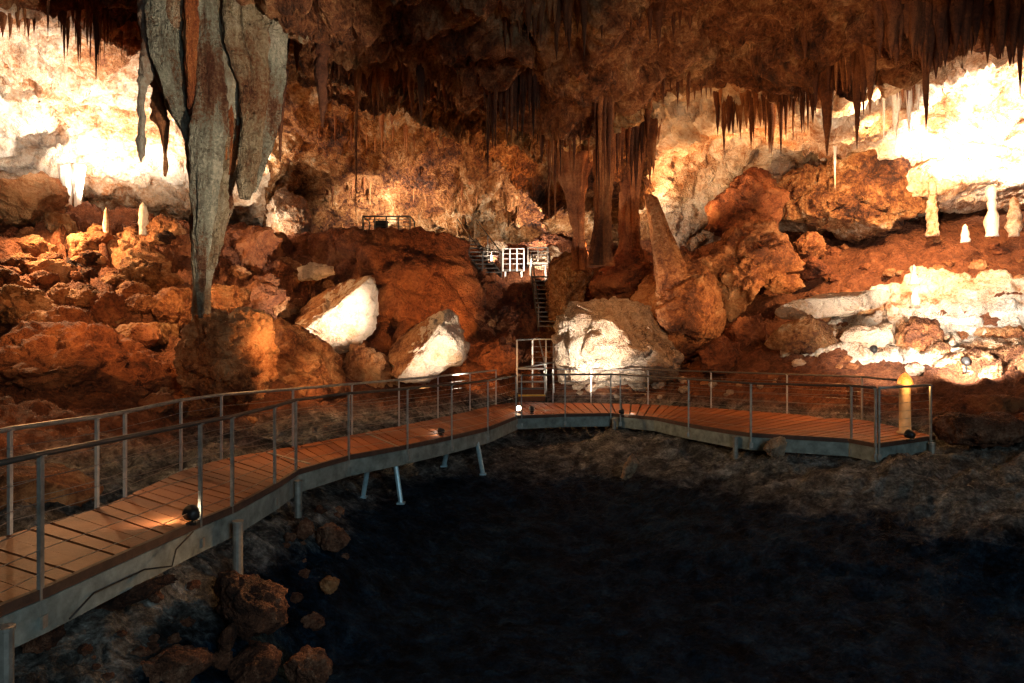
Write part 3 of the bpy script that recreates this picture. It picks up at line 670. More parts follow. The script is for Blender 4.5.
# singled-out stalactites
ONE = [
 (48, -6, 38, 3.6, 'drape_dark', 'thin dark rod-like stalactite crossing the top corner of the overlit wall'),
 (96, -6, 85, 6, 'drape_dark', 'long dark stalactite with thick top in the middle of the pale bunch'),
 (356, 54, 226, 5, 'drape', 'very long thin stalactite reaching down to the lookout glow'),
 (421, 37, 129, 12, 'drape_dark', 'broad dark stalactite in the middle of the ceiling, longest of its row'),
 (488, 50, 183, 7, 'drape_dark', 'long dark stalactite at the near end of the central fringe'),
 (507, 50, 146, 7, 'drape_dark', 'dark stalactite in the central fringe, second in length'),
 (549, 100, 228, 6, 'drape', 'long brown stalactite pointing at the bright cleft, first of the twin pair'),
 (555, 100, 231, 6, 'drape', 'long brown stalactite pointing at the bright cleft, second of the twin pair'),
 (650, -6, 45, 9, 'drape_dark', 'blunt dark stalactite on the high ceiling left of the forked one'),
 (680, -6, 36, 7, 'drape_dark', 'forked-looking dark stalactite against a paler ceiling patch'),
 (724, 105, 153, 7, 'drape_dark', 'dark stalactite with a thick root over the lit recess'),
 (751, 102, 149, 7, 'drape_dark', 'dark stalactite over the lit recess, nearer the big fringe'),
 (781, 78, 156, 8, 'drape_dark', 'long dark stalactite starting the big right fringe'),
 (827, 48, 156, 19, 'drape', 'massive tapering brown stalactite above the dark hollow'),
 (857, 38, 149, 14, 'drape_dark', 'dark knobbly tapering stalactite next to the massive brown one'),
 (896, 80, 144, 11, 'drape_white', 'tall white stalactite, longest of the white ones'),
 (909, 82, 136, 9, 'drape_white', 'white stalactite standing close to the longest white one'),
 (884, 80, 142, 4, 'drape_white', 'hair-thin white stalactite on the hollow side of the longest white one'),
 (926, 20, 132, 12, 'drape_dark', 'long dark dagger stalactite in front of the overlit wall'),
 (1020, 10, 96, 9, 'drape_dark', 'dark stalactite at the frame edge before the overlit wall'),
 (835, 140, 190, 4, 'drape_white', 'short thin pale stalactite in front of the broad bulging rock mass'),
 (805, 20, 60, 10, 'drape_dark', 'stubby dark stalactite on the ceiling ledge above the massive brown one'),
]
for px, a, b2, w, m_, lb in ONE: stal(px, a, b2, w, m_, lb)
# bunches
def bunch(x0, x1, n, ytop, ybot, w, mats, label, group, seed, hair=.0):
    rnd.seed(seed)
    for k in range(n):
        px = x0+(x1-x0)*(k+rnd.random())/n
        a = ytop(px)+rnd.uniform(-6, 6); b2 = ybot(px); L = (b2-a)*rnd.choice([rnd.uniform(.3, .7), rnd.uniform(.6, 1.0)])
        ww = rnd.uniform(*w)*(.6+.4*L/max(1, b2-a))*1.35
        QUEUE.append((ww*max(L, 7)*(1 if a > -2 else .6), px, a, a+max(L, 7), ww, rnd.choice(mats), label, group))
lin = lambda xs, ys: (lambda x: float(np.interp(x, xs, ys)))
bunch(2, 36, 8, lin([0, 40], [14, 14]), lin([0, 10, 40], [50, 66, 40]), (3.5, 7), ['drape'], 'pale brown stalactite in the corner bunch before the overlit wall', 'stalactites of the overlit corner', 21)
bunch(56, 86, 10, lin([56, 86], [16, 18]), lin([56, 62, 80, 86], [60, 74, 76, 60]), (2.5, 4.5), ['drape'], 'thin pale stalactite in the comb before the overlit wall', 'comb of stalactites on the overlit wall', 22)
bunch(84, 112, 9, lin([84, 112], [6, 14]), lin([84, 104, 112], [60, 104, 70]), (2.5, 4.5), ['drape', 'drape_dark'], 'slender brown stalactite around the long dark one near the great column', 'slender stalactites by the great column', 23)
bunch(112, 136, 5, lin([112, 136], [24, 30]), lin([112, 136], [70, 60]), (2, 3.2), ['drape'], 'hair-thin stalactite between the comb and the great column', 'hair-thin stalactites', 24)
bunch(286, 345, 14, lin([286, 345], [26, 50]), lin([286, 345], [70, 90]), (3, 8), ['drape_dark', 'drape'], 'short brown stalactite around the dark knobbly one', 'short stalactites near the knobbly one', 25)
bunch(346, 400, 20, lin([346, 400], [44, 56]), lin([346, 372, 400], [110, 132, 108]), (5, 11), ['drape_dark', 'drape'], 'dark brown stalactite in the first thicket of the central ceiling', 'first thicket of the central ceiling', 26)
bunch(402, 480, 24, lin([402, 480], [46, 60]), lin([402, 430, 480], [118, 126, 95]), (5, 11), ['drape_dark', 'drape_dark', 'drape'], 'dark stalactite in the second thicket of the central ceiling', 'second thicket of the central ceiling', 27)
bunch(484, 540, 26, lin([484, 540], [46, 60]), lin([484, 512, 540], [165, 150, 140]), (4, 9), ['drape_dark'], 'dark stalactite in the long central fringe', 'long central fringe', 28)
bunch(536, 600, 26, lin([536, 600], [90, 100]), lin([536, 552, 600], [165, 190, 165]), (3.5, 8), ['drape_dark', 'drape'], 'brown stalactite in the curtain above the bright cleft', 'curtain above the bright cleft', 29)
bunch(594, 612, 10, lin([594, 612], [70, 70]), lin([594, 612], [245, 235]), (4, 8), ['drape_dark', 'drape'], 'long brown stalactite in the narrow pillar of spikes at the ceiling centre', 'narrow pillar of spikes', 30)
bunch(612, 660, 16, lin([612, 660], [120, 112]), lin([612, 660], [215, 180]), (3.5, 8), ['drape', 'drape_dark'], 'brown stalactite between the spiked pillar and the lit recess', 'stalactites beside the spiked pillar', 31)
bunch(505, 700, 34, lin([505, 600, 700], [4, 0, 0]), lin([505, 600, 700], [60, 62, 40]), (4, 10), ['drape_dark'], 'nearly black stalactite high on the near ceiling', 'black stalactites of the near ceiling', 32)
bunch(640, 720, 18, lin([640, 720], [70, 66]), lin([640, 720], [118, 112]), (3, 6), ['drape_dark', 'drape'], 'small dark stalactite on the ledge above the lit recess', 'small stalactites above the lit recess', 33)
bunch(716, 768, 16, lin([716, 768], [98, 92]), lin([716, 768], [138, 146]), (3.5, 7), ['drape_dark', 'drape'], 'dark stalactite fringing the lit recess', 'fringe of the lit recess', 34)
bunch(768, 812, 22, lin([768, 812], [84, 60]), lin([768, 812], [160, 135]), (3.5, 8), ['drape_dark', 'drape'], 'dark stalactite in the dense fringe before the massive brown one', 'dense fringe before the massive stalactite', 35)
bunch(812, 872, 26, lin([812, 872], [50, 34]), lin([812, 840, 872], [125, 118, 118]), (5, 11), ['drape_dark', 'drape'], 'brown stalactite crowding around the massive tapering one', 'stalactites around the massive one', 36)
bunch(872, 918, 14, lin([872, 918], [80, 84]), lin([872, 918], [112, 118]), (3, 7), ['drape_white'], 'white stalactite in the pale bunch behind the dark curtain', 'pale bunch behind the dark curtain', 37)
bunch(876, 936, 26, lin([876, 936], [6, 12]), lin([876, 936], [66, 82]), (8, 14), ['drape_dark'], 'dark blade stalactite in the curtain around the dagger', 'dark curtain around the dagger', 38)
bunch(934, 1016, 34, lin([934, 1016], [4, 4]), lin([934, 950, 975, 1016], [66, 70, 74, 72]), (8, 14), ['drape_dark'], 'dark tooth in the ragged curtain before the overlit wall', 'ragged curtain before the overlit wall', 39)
bunch(270, 500, 34, lin([270, 500], [120, 130]), lin([270, 500], [150, 165]), (2.2, 4.5), ['drape', 'wall'], 'tiny stalactite on the glowing orange back wall', 'tiny stalactites of the back wall', 40)
bunch(330, 500, 26, lin([330, 500], [185, 185]), lin([330, 500], [208, 212]), (2.2, 4), ['drape', 'wall'], 'tiny stalactite fringing the lookout alcove', 'tiny stalactites of the lookout alcove', 41)

QUEUE.sort(key=lambda t: -t[0])
for t in QUEUE[:268]: stal(*t[1:])
rest = [stal(*t[1:]) for t in QUEUE[268:]]
rv, rf, rn = [], [], 0
for o in rest:
    for v in o.data.vertices: rv.append(tuple(v.co+o.location))
    for p_ in o.data.polygons: rf.append([rn+i for i in p_.vertices])
    rn += len(o.data.vertices)
for o in rest:
    m_ = o.data; bpy.data.objects.remove(o); bpy.data.meshes.remove(m_)
me = bpy.data.meshes.new('stalactite_fringe'); me.from_pydata(rv, [], rf); me.update()
tag(link('stalactite_fringe', me, M['drape']), 'scattered fringe of the tiniest brown stalactites over the whole cave ceiling', 'stalactites', None, 'stuff')

# great column and other shaped formations ------------------------------------
def profile_column(name, prof, d, mat, seed, depth_ratio=.8, step=.10, flute=.16, label=None, cat=None, n=64, parent=None, dslope=0.0, lob=5, knob=.05):
    """prof: (py, left px, right px) from top to bottom"""
    ys = np.array([p[0] for p in prof], float); xl = np.array([p[1] for p in prof], float); xr = np.array([p[2] for p in prof], float)
    Lw = (ys[-1]-ys[0])/F*d; K = int(max(8, Lw/step))
    yy = np.linspace(ys[0], ys[-1], K); l = np.interp(yy, ys, xl); r = np.interp(yy, ys, xr)
    dd = d+dslope*(yy-ys[0])/(ys[-1]-ys[0])
    cxw = ((l+r)/2-512)/F*dd; rw = (r-l)/2/F*dd; zw = H-(yy-341.5)/F*dd
    A, KK = np.meshgrid(np.linspace(0, 2*PI, n, endpoint=False), np.arange(K))
    Rw = rw[KK]; Zw = zw[KK]
    off = seed*13.7
    q = np.stack([np.cos(A).ravel()*1.3+off, np.sin(A).ravel()*1.3, Zw.ravel()*.28], 1)
    fl = 1+flute*1.6*fbm(q, 3)+flute*.9*ridged(q*np.array([1.8, 1.8, 1.3]), 3)-flute*.45
    pos0 = np.stack([Rw.ravel()*np.cos(A).ravel(), Rw.ravel()*np.sin(A).ravel(), Zw.ravel()], 1)
    fl = fl+knob*fbm(pos0/.35+off, 4)/np.maximum(Rw.ravel(), .15)*.35
    X = cxw[KK].ravel()+Rw.ravel()*np.cos(A).ravel()*fl
    Y = dd[KK].ravel()+Rw.ravel()*np.sin(A).ravel()*fl*depth_ratio
    Zz = Zw.ravel()+.05*fbm(pos0/.5+off, 3)
    v = np.stack([X, Y, Zz], 1); v = np.concatenate([v, [[cxw[0], dd[0], zw[0]], [cxw[-1], dd[-1], zw[-1]]]])
    i = np.arange(K*n).reshape(K, n); j = np.roll(i, -1, 1)
    f = np.stack([i[:-1].ravel(), i[1:].ravel(), j[1:].ravel(), j[:-1].ravel()], 1)
    me = bpy.data.meshes.new(name)
    faces = f.tolist()+[[K*n, k, (k+1) % n] for k in range(n)]+[[K*n+1, (K-1)*n+(k+1) % n, (K-1)*n+k] for k in range(n)]
    base = Vector((cxw[-1], dd[-1], zw[-1]))
    me.from_pydata([tuple(q) for q in (v-np.array(base)).tolist()], [], faces); me.update()
    o = link(name, me, M[mat]); o.location = base
    if label: tag(o, label, cat)
    return o

gc = empty('cave_column', P(201, 322, 14.2), 'great grey-green and rust calcite column hanging from the ceiling to the rubble', 'column')
parts = [
 profile_column('main_trunk', [(-60, 140, 282), (0, 145, 280), (40, 152, 278), (67, 160, 274), (90, 166, 270), (111, 172, 262), (141, 186, 246), (160, 190, 234), (182, 192, 229), (205, 194, 229), (234, 192, 221), (262, 192, 214), (290, 194, 209), (308, 193, 209), (328, 191, 211), (340, 190, 213)], 14.2, 'column', 3, .62, .045, .24, n=170, knob=.10),
 profile_column('outer_fold', [(-60, 132, 156), (0, 136, 154), (25, 138, 152), (42, 142, 150)], 13.9, 'col_rust', 31, .8, .04, .2, n=40, knob=.12),
 profile_column('grey_fold', [(-60, 146, 188), (0, 148, 190), (40, 150, 188), (67, 156, 190), (90, 163, 194), (111, 170, 196), (130, 180, 198), (146, 187, 200)], 13.6, 'col_grey', 12, .75, .04, .2, n=100, knob=.10),
 profile_column('rust_fold', [(-60, 182, 204), (0, 183, 202), (50, 184, 200), (90, 186, 199), (115, 190, 198)], 13.35, 'col_rust', 32, .8, .04, .2, n=50, knob=.10),
 profile_column('pale_fold', [(-60, 192, 214), (0, 193, 215), (40, 195, 217), (80, 196, 221), (105, 195, 224), (125, 192, 225), (150, 191, 222), (185, 192, 218), (220, 193, 214), (255, 194, 208), (285, 196, 205), (318, 199, 203)], 13.45, 'col_grey', 33, .8, .04, .2, n=90, knob=.10),
 profile_column('rust_recess', [(-60, 208, 236), (0, 209, 234), (40, 211, 232), (80, 214, 236), (110, 218, 240), (150, 222, 238), (175, 225, 232)], 13.95, 'col_rust', 34, .75, .04, .24, n=80, knob=.12),
 profile_column('tan_lobe', [(-60, 226, 264), (0, 226, 266), (25, 224, 268), (45, 227, 268), (75, 236, 270), (100, 240, 268), (130, 241, 264), (160, 238, 260), (182, 236, 256), (198, 240, 250)], 13.75, 'col_tan', 35, .8, .04, .2, n=100, knob=.10),
 profile_column('side_lobe', [(-60, 256, 296), (0, 258, 292), (30, 260, 288), (60, 262, 284), (90, 258, 280), (120, 252, 276), (150, 248, 268), (175, 243, 261), (192, 242, 254)], 14.15, 'col_grey', 5, .8, .045, .24, n=90, knob=.12),
 profile_column('brown_fold', [(120, 222, 236), (150, 216, 231), (180, 213, 229), (205, 211, 228), (240, 207, 222), (270, 205, 214)], 13.9, 'col_tan', 36, .8, .04, .25, n=60, knob=.16),
]
under(gc, parts)
o = profile_column('stalactite', [(-40, 136, 152), (20, 139, 152), (40, 144, 154), (62, 139, 156), (78, 140, 152), (85, 139, 147), (110, 136, 145), (118, 139, 146), (140, 137, 144), (152, 139, 144), (161, 140, 142)], 13.6, 'stub', 21, .9, .04, .10, n=28, knob=.25, label='grey knobbly stalactite hanging close along the great column, over the overlit wall', cat='stalactite')
o = profile_column('stalactite', [(30, 150, 172), (77, 152, 167), (90, 153, 168), (100, 154, 166), (118, 152, 166), (130, 160, 167), (150, 163, 167), (160, 163, 168), (176, 164, 166)], 14.1, 'drape', 22, .9, .04, .10, n=28, knob=.25, label='rust-red ragged stalactite between the grey knobbly one and the great column', cat='stalactite')
o = profile_column('stalactite', [(70, 272, 288), (100, 275, 285), (120, 278, 283), (162, 279.5, 281)], 15.2, 'drape_dark', 23, .9, .05, .1, n=20, label='dark spike hanging from the side lobe of the great column', cat='stalactite')
o = profile_column('leaning_column', [(196, 643, 657), (215, 647, 664), (240, 651, 673), (262, 655, 683), (285, 658, 690), (305, 656, 694)], 22.6, 'boulder', 24, .8, .06, .16, n=60, label='leaning brown column resting its foot on the slab boulder', cat='column')
o = profile_column('stalactite', [(-30, 315, 331), (10, 317, 329), (30, 318, 328), (42, 314, 329), (52, 315, 330), (57, 319, 327), (62, 313, 328), (75, 314, 328), (88, 317, 327), (100, 319, 327), (112, 320, 325), (126, 321.5, 323.5)], 15.4, 'drape_dark', 26, .9, .04, .12, n=32, knob=.2, label='dark knobbly stalactite with a swollen middle hanging beside the great grey column', cat='stalactite')
o = profile_column('ceiling_lobe', [(-40, 286, 330), (0, 288, 326), (18, 290, 320), (32, 296, 312), (44, 300, 307)], 15.6, 'column', 25, .8, .05, .26, n=60, knob=.16, label='rust and grey lobe of ceiling rock between the great column and the knobbly dark stalactite', cat='stalactite')
for prof, d_, mt_, sd_, lb in (
    ([(80, 588, 622), (110, 592, 618), (150, 595, 614), (190, 596, 613), (230, 595, 611), (266, 588, 616)], 20.8, 'drape', 41, 'fluted brown pillar running from the ceiling down to the top of the flowstone dome'),
    ([(125, 552, 594), (160, 558, 588), (195, 566, 584), (235, 573, 584), (270, 569, 588)], 24.0, 'drape', 42, 'narrowing brown drapery pillar beside the bright cleft'),
    ([(120, 614, 652), (160, 619, 646), (200, 622, 640), (240, 622, 638), (268, 616, 644)], 25.0, 'drape', 43, 'brown drapery pillar between the fluted pillar and the leaning column')):
    profile_column('flowstone_pillar', prof, d_, mt_, sd_, .7, .06, .34, n=80, knob=.12, label=lb, cat='column')
# pale columns at the far left
for (a, b2, w, lb) in ((68, 238, 7, 'first of two pale drip columns below the overlit wall, slightly thicker'), (78, 240, 6, 'second of two pale drip columns below the overlit wall, slightly thinner')):
    profile_column('drip_column', [(165, a-w*1.3, a+w*1.3), (188, a-w*.8, a+w*.8), (200, a-w*.5, a+w*.5), (220, a-w*.4, a+w*.4), (b2, a-w*.6, a+w*.6), (b2+12, a-w*.9, a+w*.9)], 23.6, 'drape_white', a, .9, .05, .14, n=24, label=lb, cat='column')
def stalagmite(px, y0, y1, w, d, mat, label, seed, pw=.5):
    o = spike('stalagmite', P(px, y1, d), P(px, y0, d), w/2/F*d*.85, mat, seed, knob=.34, flare=1.25, pw=pw, n=14, up=.15)
    tag(o, label, 'stalagmite'); return o
stalagmite(106, 207, 232, 5.5, 20.3, 'drape_white', 'slim white stalagmite on the rounded orange boulder', 301, .25)
stalagmite(143, 202, 230, 9, 20.3, 'drape_white', 'pale stumpy stalagmite on the rounded orange boulder beneath a thin stalactite', 302, .18)
stalagmite(992, 184, 232, 11, 22.8, 'drape_white', 'white waisted stalagmite under the overlit shelf', 303, .14)
stalagmite(1014, 196, 232, 13, 22.6, 'wall_pale', 'tan stalagmite next to the white waisted one', 304, .2)
stalagmite(965, 224, 238, 9, 22.8, 'drape_white', 'low blunt pale stalagmite on the upper slope', 305, .4)
stalagmite(932, 176, 232, 10, 24.2, 'wall_pale', 'tan drip column below the rock shelf', 306, .12)
stalagmite(914, 264, 280, 8, 20.9, 'pale', 'small white stalagmite on the upper band of flowstone', 307, .45)
stalagmite(915, 287, 303, 10, 19.8, 'pale', 'little white cone stalagmite over the white terrace', 308, .6)
stalagmite(885, 308, 318, 7, 20.0, 'pale', 'tiny pale stalagmite beside the black gap', 309, .5)
stalagmite(906, 322, 352, 9, 18.9, 'pale', 'cream post-like stalagmite behind the near spike spotlight', 310, .25)
stalagmite(985, 328, 344, 8, 18.6, 'pale', 'small pale stalagmite behind the farther spike spotlight', 311, .5)

# ------------------------------------------------------------------ boardwalk
Fe = [(-90, 660), (0, 606), (45, 588), (100, 563.5), (202, 519), (234, 506), (276, 483.5), (297, 470), (349.5, 455.5), (408, 445), (452, 436), (488, 427.5), (517, 416)]
Fe2 = [(517, 416), (565, 414), (611, 413.5), (655, 417.5), (688, 424), (731, 431), (750, 433.5), (849, 439), (877, 444)]
Be = [(-215, 627), (-90, 578), (0, 537), (60, 519), (97, 508), (125, 497), (181, 471), (221.5, 459), (293, 446.5), (352, 435), (399, 426), (438, 418), (470, 411), (496, 404.5)]
Be2 = [(496, 404.5), (521, 402), (591, 403), (648, 404.3), (711, 408), (787, 413.6), (862, 419.5), (898, 427), (934, 436)]
def wl(l): return [Pz(x, y) for x, y in l]
def resample(pts, n):
    pts = [Vector(p) for p in pts]; s = [0]
    for a, b2 in zip(pts, pts[1:]): s.append(s[-1]+(b2-a).length)
    out = []
    for k in range(n+1):
        t = s[-1]*k/n
        i = min(max(int(np.searchsorted(s, t))-1, 0), len(pts)-2)
        u = (t-s[i])/(s[i+1]-s[i]); out.append(pts[i].lerp(pts[i+1], min(max(u, 0), 1)))
    return out
bw = empty('boardwalk', Pz(517, 416), 'long brown timber boardwalk on a galvanised frame bending round the black pit', 'boardwalk')
dk = MB(); random.seed(5)
for fe, be, n in ((wl(Fe), wl(Be), 64), (wl(Fe2), wl(Be2), 46)):
    a = resample(fe, n); b2 = resample(be, n)
    for k in range(n):
        f0, f1, b0, b1 = a[k], a[k+1], b2[k], b2[k+1]
        gfr = .085 if n == 46 else (.13 if k % 3 == 0 else .02)
        q = [f0.lerp(f1, gfr), f0.lerp(f1, 1-gfr), b0.lerp(b1, 1-gfr), b0.lerp(b1, gfr)]
        dz = random.uniform(-.004, .004)
        dk.prism(q, -.035+dz, dz, random.random())
deck = dk.build('decking', M['deck'], attr=True)
bparts = [deck]
def beam_part(name, pts, z0, z1, w, mat):
    """one continuous strip of rectangular section that follows the edge"""
    m = MB()
    pts = [Vector((p.x, p.y, 0)) for p in pts]
    nrm = []
    for i in range(len(pts)):
        t = (pts[min(i+1, len(pts)-1)]-pts[max(i-1, 0)]).normalized(); nrm.append(Vector((t.y, -t.x, 0)))
    K = len(pts)
    for p, n in zip(pts, nrm):
        for (o_, z) in ((-w/2, z0), (w/2, z0), (w/2, z1), (-w/2, z1)): m.v.append(p+n*o_+Vector((0, 0, z)))
    for i in range(K-1):
        for k in range(4):
            a = i*4+k; b3 = i*4+(k+1) % 4; m.f.append([a, b3, b3+4, a+4]); m.a.append(0)
    m.f.append([0, 1, 2, 3]); m.f.append([(K-1)*4+k for k in (3, 2, 1, 0)]); m.a += [0, 0]
    return m.build(name, mat)
front = wl(Fe)+wl(Fe2)[1:]; back = wl(Be)+wl(Be2)[1:]
for (xa, ya, xb, yb) in ((268, 453, 309, 464), (366, 433.5, 398, 447)):
    qa, qb = Pz(xa, ya), Pz(xb, yb); o = MB().bar(qa+Vector((0, 0, .008)), qb+Vector((0, 0, .008)), .05, .012).build('joint_strip', M['steel']); o['label'] = 'pale metal strip'; bparts.append(o)
endf = [Pz(877, 444), Pz(934, 436)]
bparts.append(beam_part('side_beam', front, -.34, -.075, .06, M['fascia']))
bparts.append(beam_part('side_beam', back[:-1], -.30, -.06, .06, M['fascia']))
bparts.append(beam_part('end_beam', endf, -.34, -.075, .06, M['fascia']))
bparts.append(beam_part('toe_board', front, -.07, .012, .05, M['edge']))
bparts.append(beam_part('toe_board', endf, -.07, .012, .05, M['edge']))
# trestle legs under the span, splayed
for (x0, y0, x1, y1, d0, d1) in ((369, 466, 363, 497, 12.3, 12.5), (394, 459, 401, 503, 12.6, 12.4), (449, 446, 444, 466, 14.3, 14.6), (475, 437, 483, 474, 15.0, 14.4)):
    m = MB().tube([P(x0, y0-6, d0), P(x1, y1, d1)], .045 if d0 < 13 else .05, 10)
    q = P(x1, y1, d1); m.box((q.x, q.y, q.z), (.14, .14, .03))
    o = m.build('support_leg', M['trestle']); o['label'] = 'pale blue-grey steel leg'; bparts.append(o)
for (px, yb, ln) in ((8, 612, .55), (239, 512, .75), (299, 474, .5), (614, 414.5, .5), (735, 432, .45), (931, 438, .38)):
    q = Pz(px, yb); m = MB().tube([(q.x, q.y-.03, -.12), (q.x, q.y-.03, -.12-ln)], .055, 12)
    m.tube([(q.x, q.y-.03, -.115), (q.x, q.y-.03, -.09)], .065, 12)
    bparts.append(m.build('support_post', M['steel']))
under(bw, bparts)

def railing(label, posts, path, cables, rail_r, post_mat, rail_mat, ends=0.0, rz=1.05, cap_posts=(), post_z0=-.3, cable_r=.004):
    root = empty('guard_railing', posts[0], label, 'railing')
    ob = []
    for p in posts:
        m = MB().bar((p.x, p.y, post_z0), (p.x, p.y, rz-.01), .045, .03)
        m.box((p.x, p.y, rz-.015), (.07, .05, .012))
        po = m.build('post', post_mat); ob.append(po)
        MB().box((p.x, p.y, post_z0+.06), (.075, .06, .10)).build('clamp', post_mat).parent = po
    up = Vector((0, 0, 1))
    ob.append(MB().tube([p+up*rz for p in path], rail_r, 10).build('handrail', rail_mat, smooth=True))
    for k in range(cables):
        z = .13+(rz-.13)*k/cables
        m = MB()
        for a, b2 in zip(path, path[1:]):
            mid = (a+b2)/2+up*(z-.008); m.tube([a+up*z, mid, b2+up*z], cable_r, 5)
        ob.append(m.build('cable', M['cable']))
    under(root, ob); return root
def outward(p, s): return Vector((p.x, p.y-s, 0))
fp = [outward(Pz(x, y), .05) for x, y in ((-62, 640), (45, 588), (202.5, 519), (234, 506), (276, 483.5), (297, 470), (349.5, 455.5), (408, 445), (452, 436), (488, 427.5), (516, 416.4))]
railing('pit-side guard railing along the near straight run of the boardwalk, with dark handrail', fp, fp, 5, .024, M['steel'], M['darksteel'])
fp2 = [outward(Pz(x, y), .05) for x, y in ((521.5, 415.6), (565, 414), (610.5, 413.5), (620, 414.5), (688, 424), (750, 433.5), (850, 439), (874, 443.5))]
railing('pit-side guard railing of the far run, from the bend to the end of the boardwalk', fp2, fp2, 5, .024, M['steel'], M['darksteel'])
ep = [outward(Pz(x, y), .05) for x, y in ((877.5, 443.8), (929, 437.3))]
railing('short cable railing closing the end of the boardwalk beside the glowing lamp', ep, ep, 6, .026, M['steel'], M['steel'])
bp = [Pz(x, y) for x, y in ((-62, 571), (10, 534), (97, 508), (125, 497), (181, 471), (221.5, 459), (293, 446.5), (352, 435), (399, 426), (438, 418), (470, 411), (496, 404.5))]
railing('rubble-side guard railing of the near run with silver handrail', bp, bp, 5, .026, M['steel_warm'], M['steel'], post_z0=-.15)
bp2 = [Pz(x, y) for x, y in ((553, 402.6), (591, 403), (648, 404.3), (711, 408), (787, 413.6), (862, 419.5), (900, 427.5))]
railing('wall-side guard railing of the far run in front of the flowstone dome', bp2, bp2, 5, .026, M['steel_warm'], M['darksteel'], post_z0=-.15)

# ------------------------------------------------------------------ stairs off the bend
st = empty('staircase', P(533, 402, 22), 'short timber stair with yellow nosing rising from the bend of the boardwalk', 'staircase')
ob = []
ux = Vector((1, 0, 0))
for k in range(5):
    y = 21.9+.34*k; z = .20*(k+1); c = .55+.0*k
    x0 = (517.5-512)/F*22; x1 = (546-512)/F*22
    tr = MB().box(((x0+x1)/2, y+.16, z-.02), (x1-x0, .34, .04)).build('tread', M['deck']); ob.append(tr)
    o = MB().box(((x0+x1)/2, y-.005, z-.01), (x1-x0, .05, .055)).build('nosing', M['yellow'] if k == 0 else M['darksteel']); 
    if k == 0: o['label'] = 'yellow step edge'
    o.parent = tr
    if k < 2: ob.append(MB().box(((x0+x1)/2, y+.03, z-.12), (x1-x0, .02, .16)).build('riser', M['deck']))
for sx in (x0, x1):
    ob.append(MB().bar((sx, 21.8, .05), (sx, 23.6, 1.05), .05, .22).build('stringer', M['darksteel']))
ob.append(MB().box(((x0+x1)/2+.5, 24.2, 1.0), (2.1, 1.1, .06)).build('landing', M['deck']))
for (px, d, zt) in ((517, 22.0, 1.97), (532.5, 23.7, 2.0), (546, 23.7, 2.0), (553.5, 23.4, 2.0), (545, 22.0, 1.2), (562, 23.7, 1.25)):
    q = P(px, 341, d); ob.append(MB().bar((q.x, q.y, 0), (q.x, q.y, zt), .06, .05).build('post', M['steel_warm']))
def seg(a, b2, r=.025): return MB().tube([a, b2], r, 8)
pp = lambda px, d, z: Vector(((px-512)/F*d, d, z))
ob.append(MB().tube([pp(517, 22, 1.97), pp(532.5, 23.7, 2.0), pp(553.5, 23.4, 2.0)], .028, 8).build('handrail', M['steel']))
ob.append(MB().tube([pp(545, 22, 1.2), pp(539, 23.7, 2.0)], .025, 8).build('handrail', M['steel']))
ob.append(MB().tube([pp(517, 22, 1.05), pp(545, 22, 1.2), pp(562, 23.7, 1.25)], .025, 8).build('handrail', M['steel']))
for k in range(4):
    z = 1.2+.18*k
    ob.append(MB().tube([pp(532.5, 23.7, z), pp(553.5, 23.4, z)], .008, 5).build('cable', M['cable']))
under(st, ob)

# ------------------------------------------------------------------ gully stairs and lookouts far behind
def lookout(name, label, x0, x1, py, d, depth, rail_h, n, mat, deckm, extra=None, cat='platform'):
    a = P(x0, py, d); b2 = P(x1, py, d)
    r = empty(name, (a+b2)/2, label, cat); ob = []
    ob.append(MB().box(((a.x+b2.x)/2, d+depth/2, a.z-.05), (b2.x-a.x, depth, .08)).build('deck_plate', deckm))
    for k in range(n):
        x = a.x+(b2.x-a.x)*k/(n-1)
        ob.append(MB().bar((x, d, a.z-.1), (x, d, a.z+rail_h), .05, .05).build('post', mat))
    for x in (a.x, b2.x): ob.append(MB().bar((x, d+depth, a.z-.1), (x, d+depth, a.z+rail_h), .05, .05).build('post', mat))
    up = Vector((0, 0, 1))
    m = MB().tube([Vector((a.x, d+depth, a.z))+up*rail_h, a+up*rail_h, b2+up*rail_h, Vector((b2.x, d+depth, a.z))+up*rail_h], .03, 8)
    ob.append(m.build('handrail', mat))
    for k in range(1, 4):
        z = rail_h*k/4
        ob.append(MB().tube([a+up*z, b2+up*z], .012, 5).build('cable', mat))
    for s_ in (a.x+.1, b2.x-.1):
        ob.append(MB().bar((s_, d+.1, a.z-.1), (s_, d+.1, a.z-.9), .07, .07).build('support_leg', mat))
    under(r, ob); return r
lookout('lookout_platform', 'small railed lookout on top of the huge red-brown boulder before the glowing alcove', 363, 410, 229.5, 26.0, 1.2, .5, 5, M['darksteel'], M['darksteel'])
eq = empty('equipment_box', P(381, 229, 26.4), 'small black box standing on the high lookout', 'box')
q = P(381, 225.5, 26.4)
under(eq, [MB().box((q.x, q.y, q.z), (.48, .3, .26)).box((q.x, q.y, q.z+.14), (.54, .34, .04)).build('box_body', M['black']), MB().tube([(q.x-.1, q.y-.02, q.z+.16), (q.x-.08, q.y-.02, q.z+.22), (q.x+.08, q.y-.02, q.z+.22), (q.x+.1, q.y-.02, q.z+.16)], .012, 6).build('carry_handle', M['black'])])
lookout('lookout_platform', 'brightly lit landing with white mesh railing in the gully', 503, 524, 269, 28.6, 1.0, .85, 4, M['white_mesh'], M['darksteel'])
lookout('lookout_platform', 'small lit landing above and behind the white mesh landing', 483, 500, 268, 29.0, .9, .7, 3, M['darksteel'], M['darksteel'])
lookout('lookout_platform', 'small dark landing at the bend of the descending gully stairs', 528, 548, 262, 28.4, .8, .6, 3, M['darksteel'], M['darksteel'])
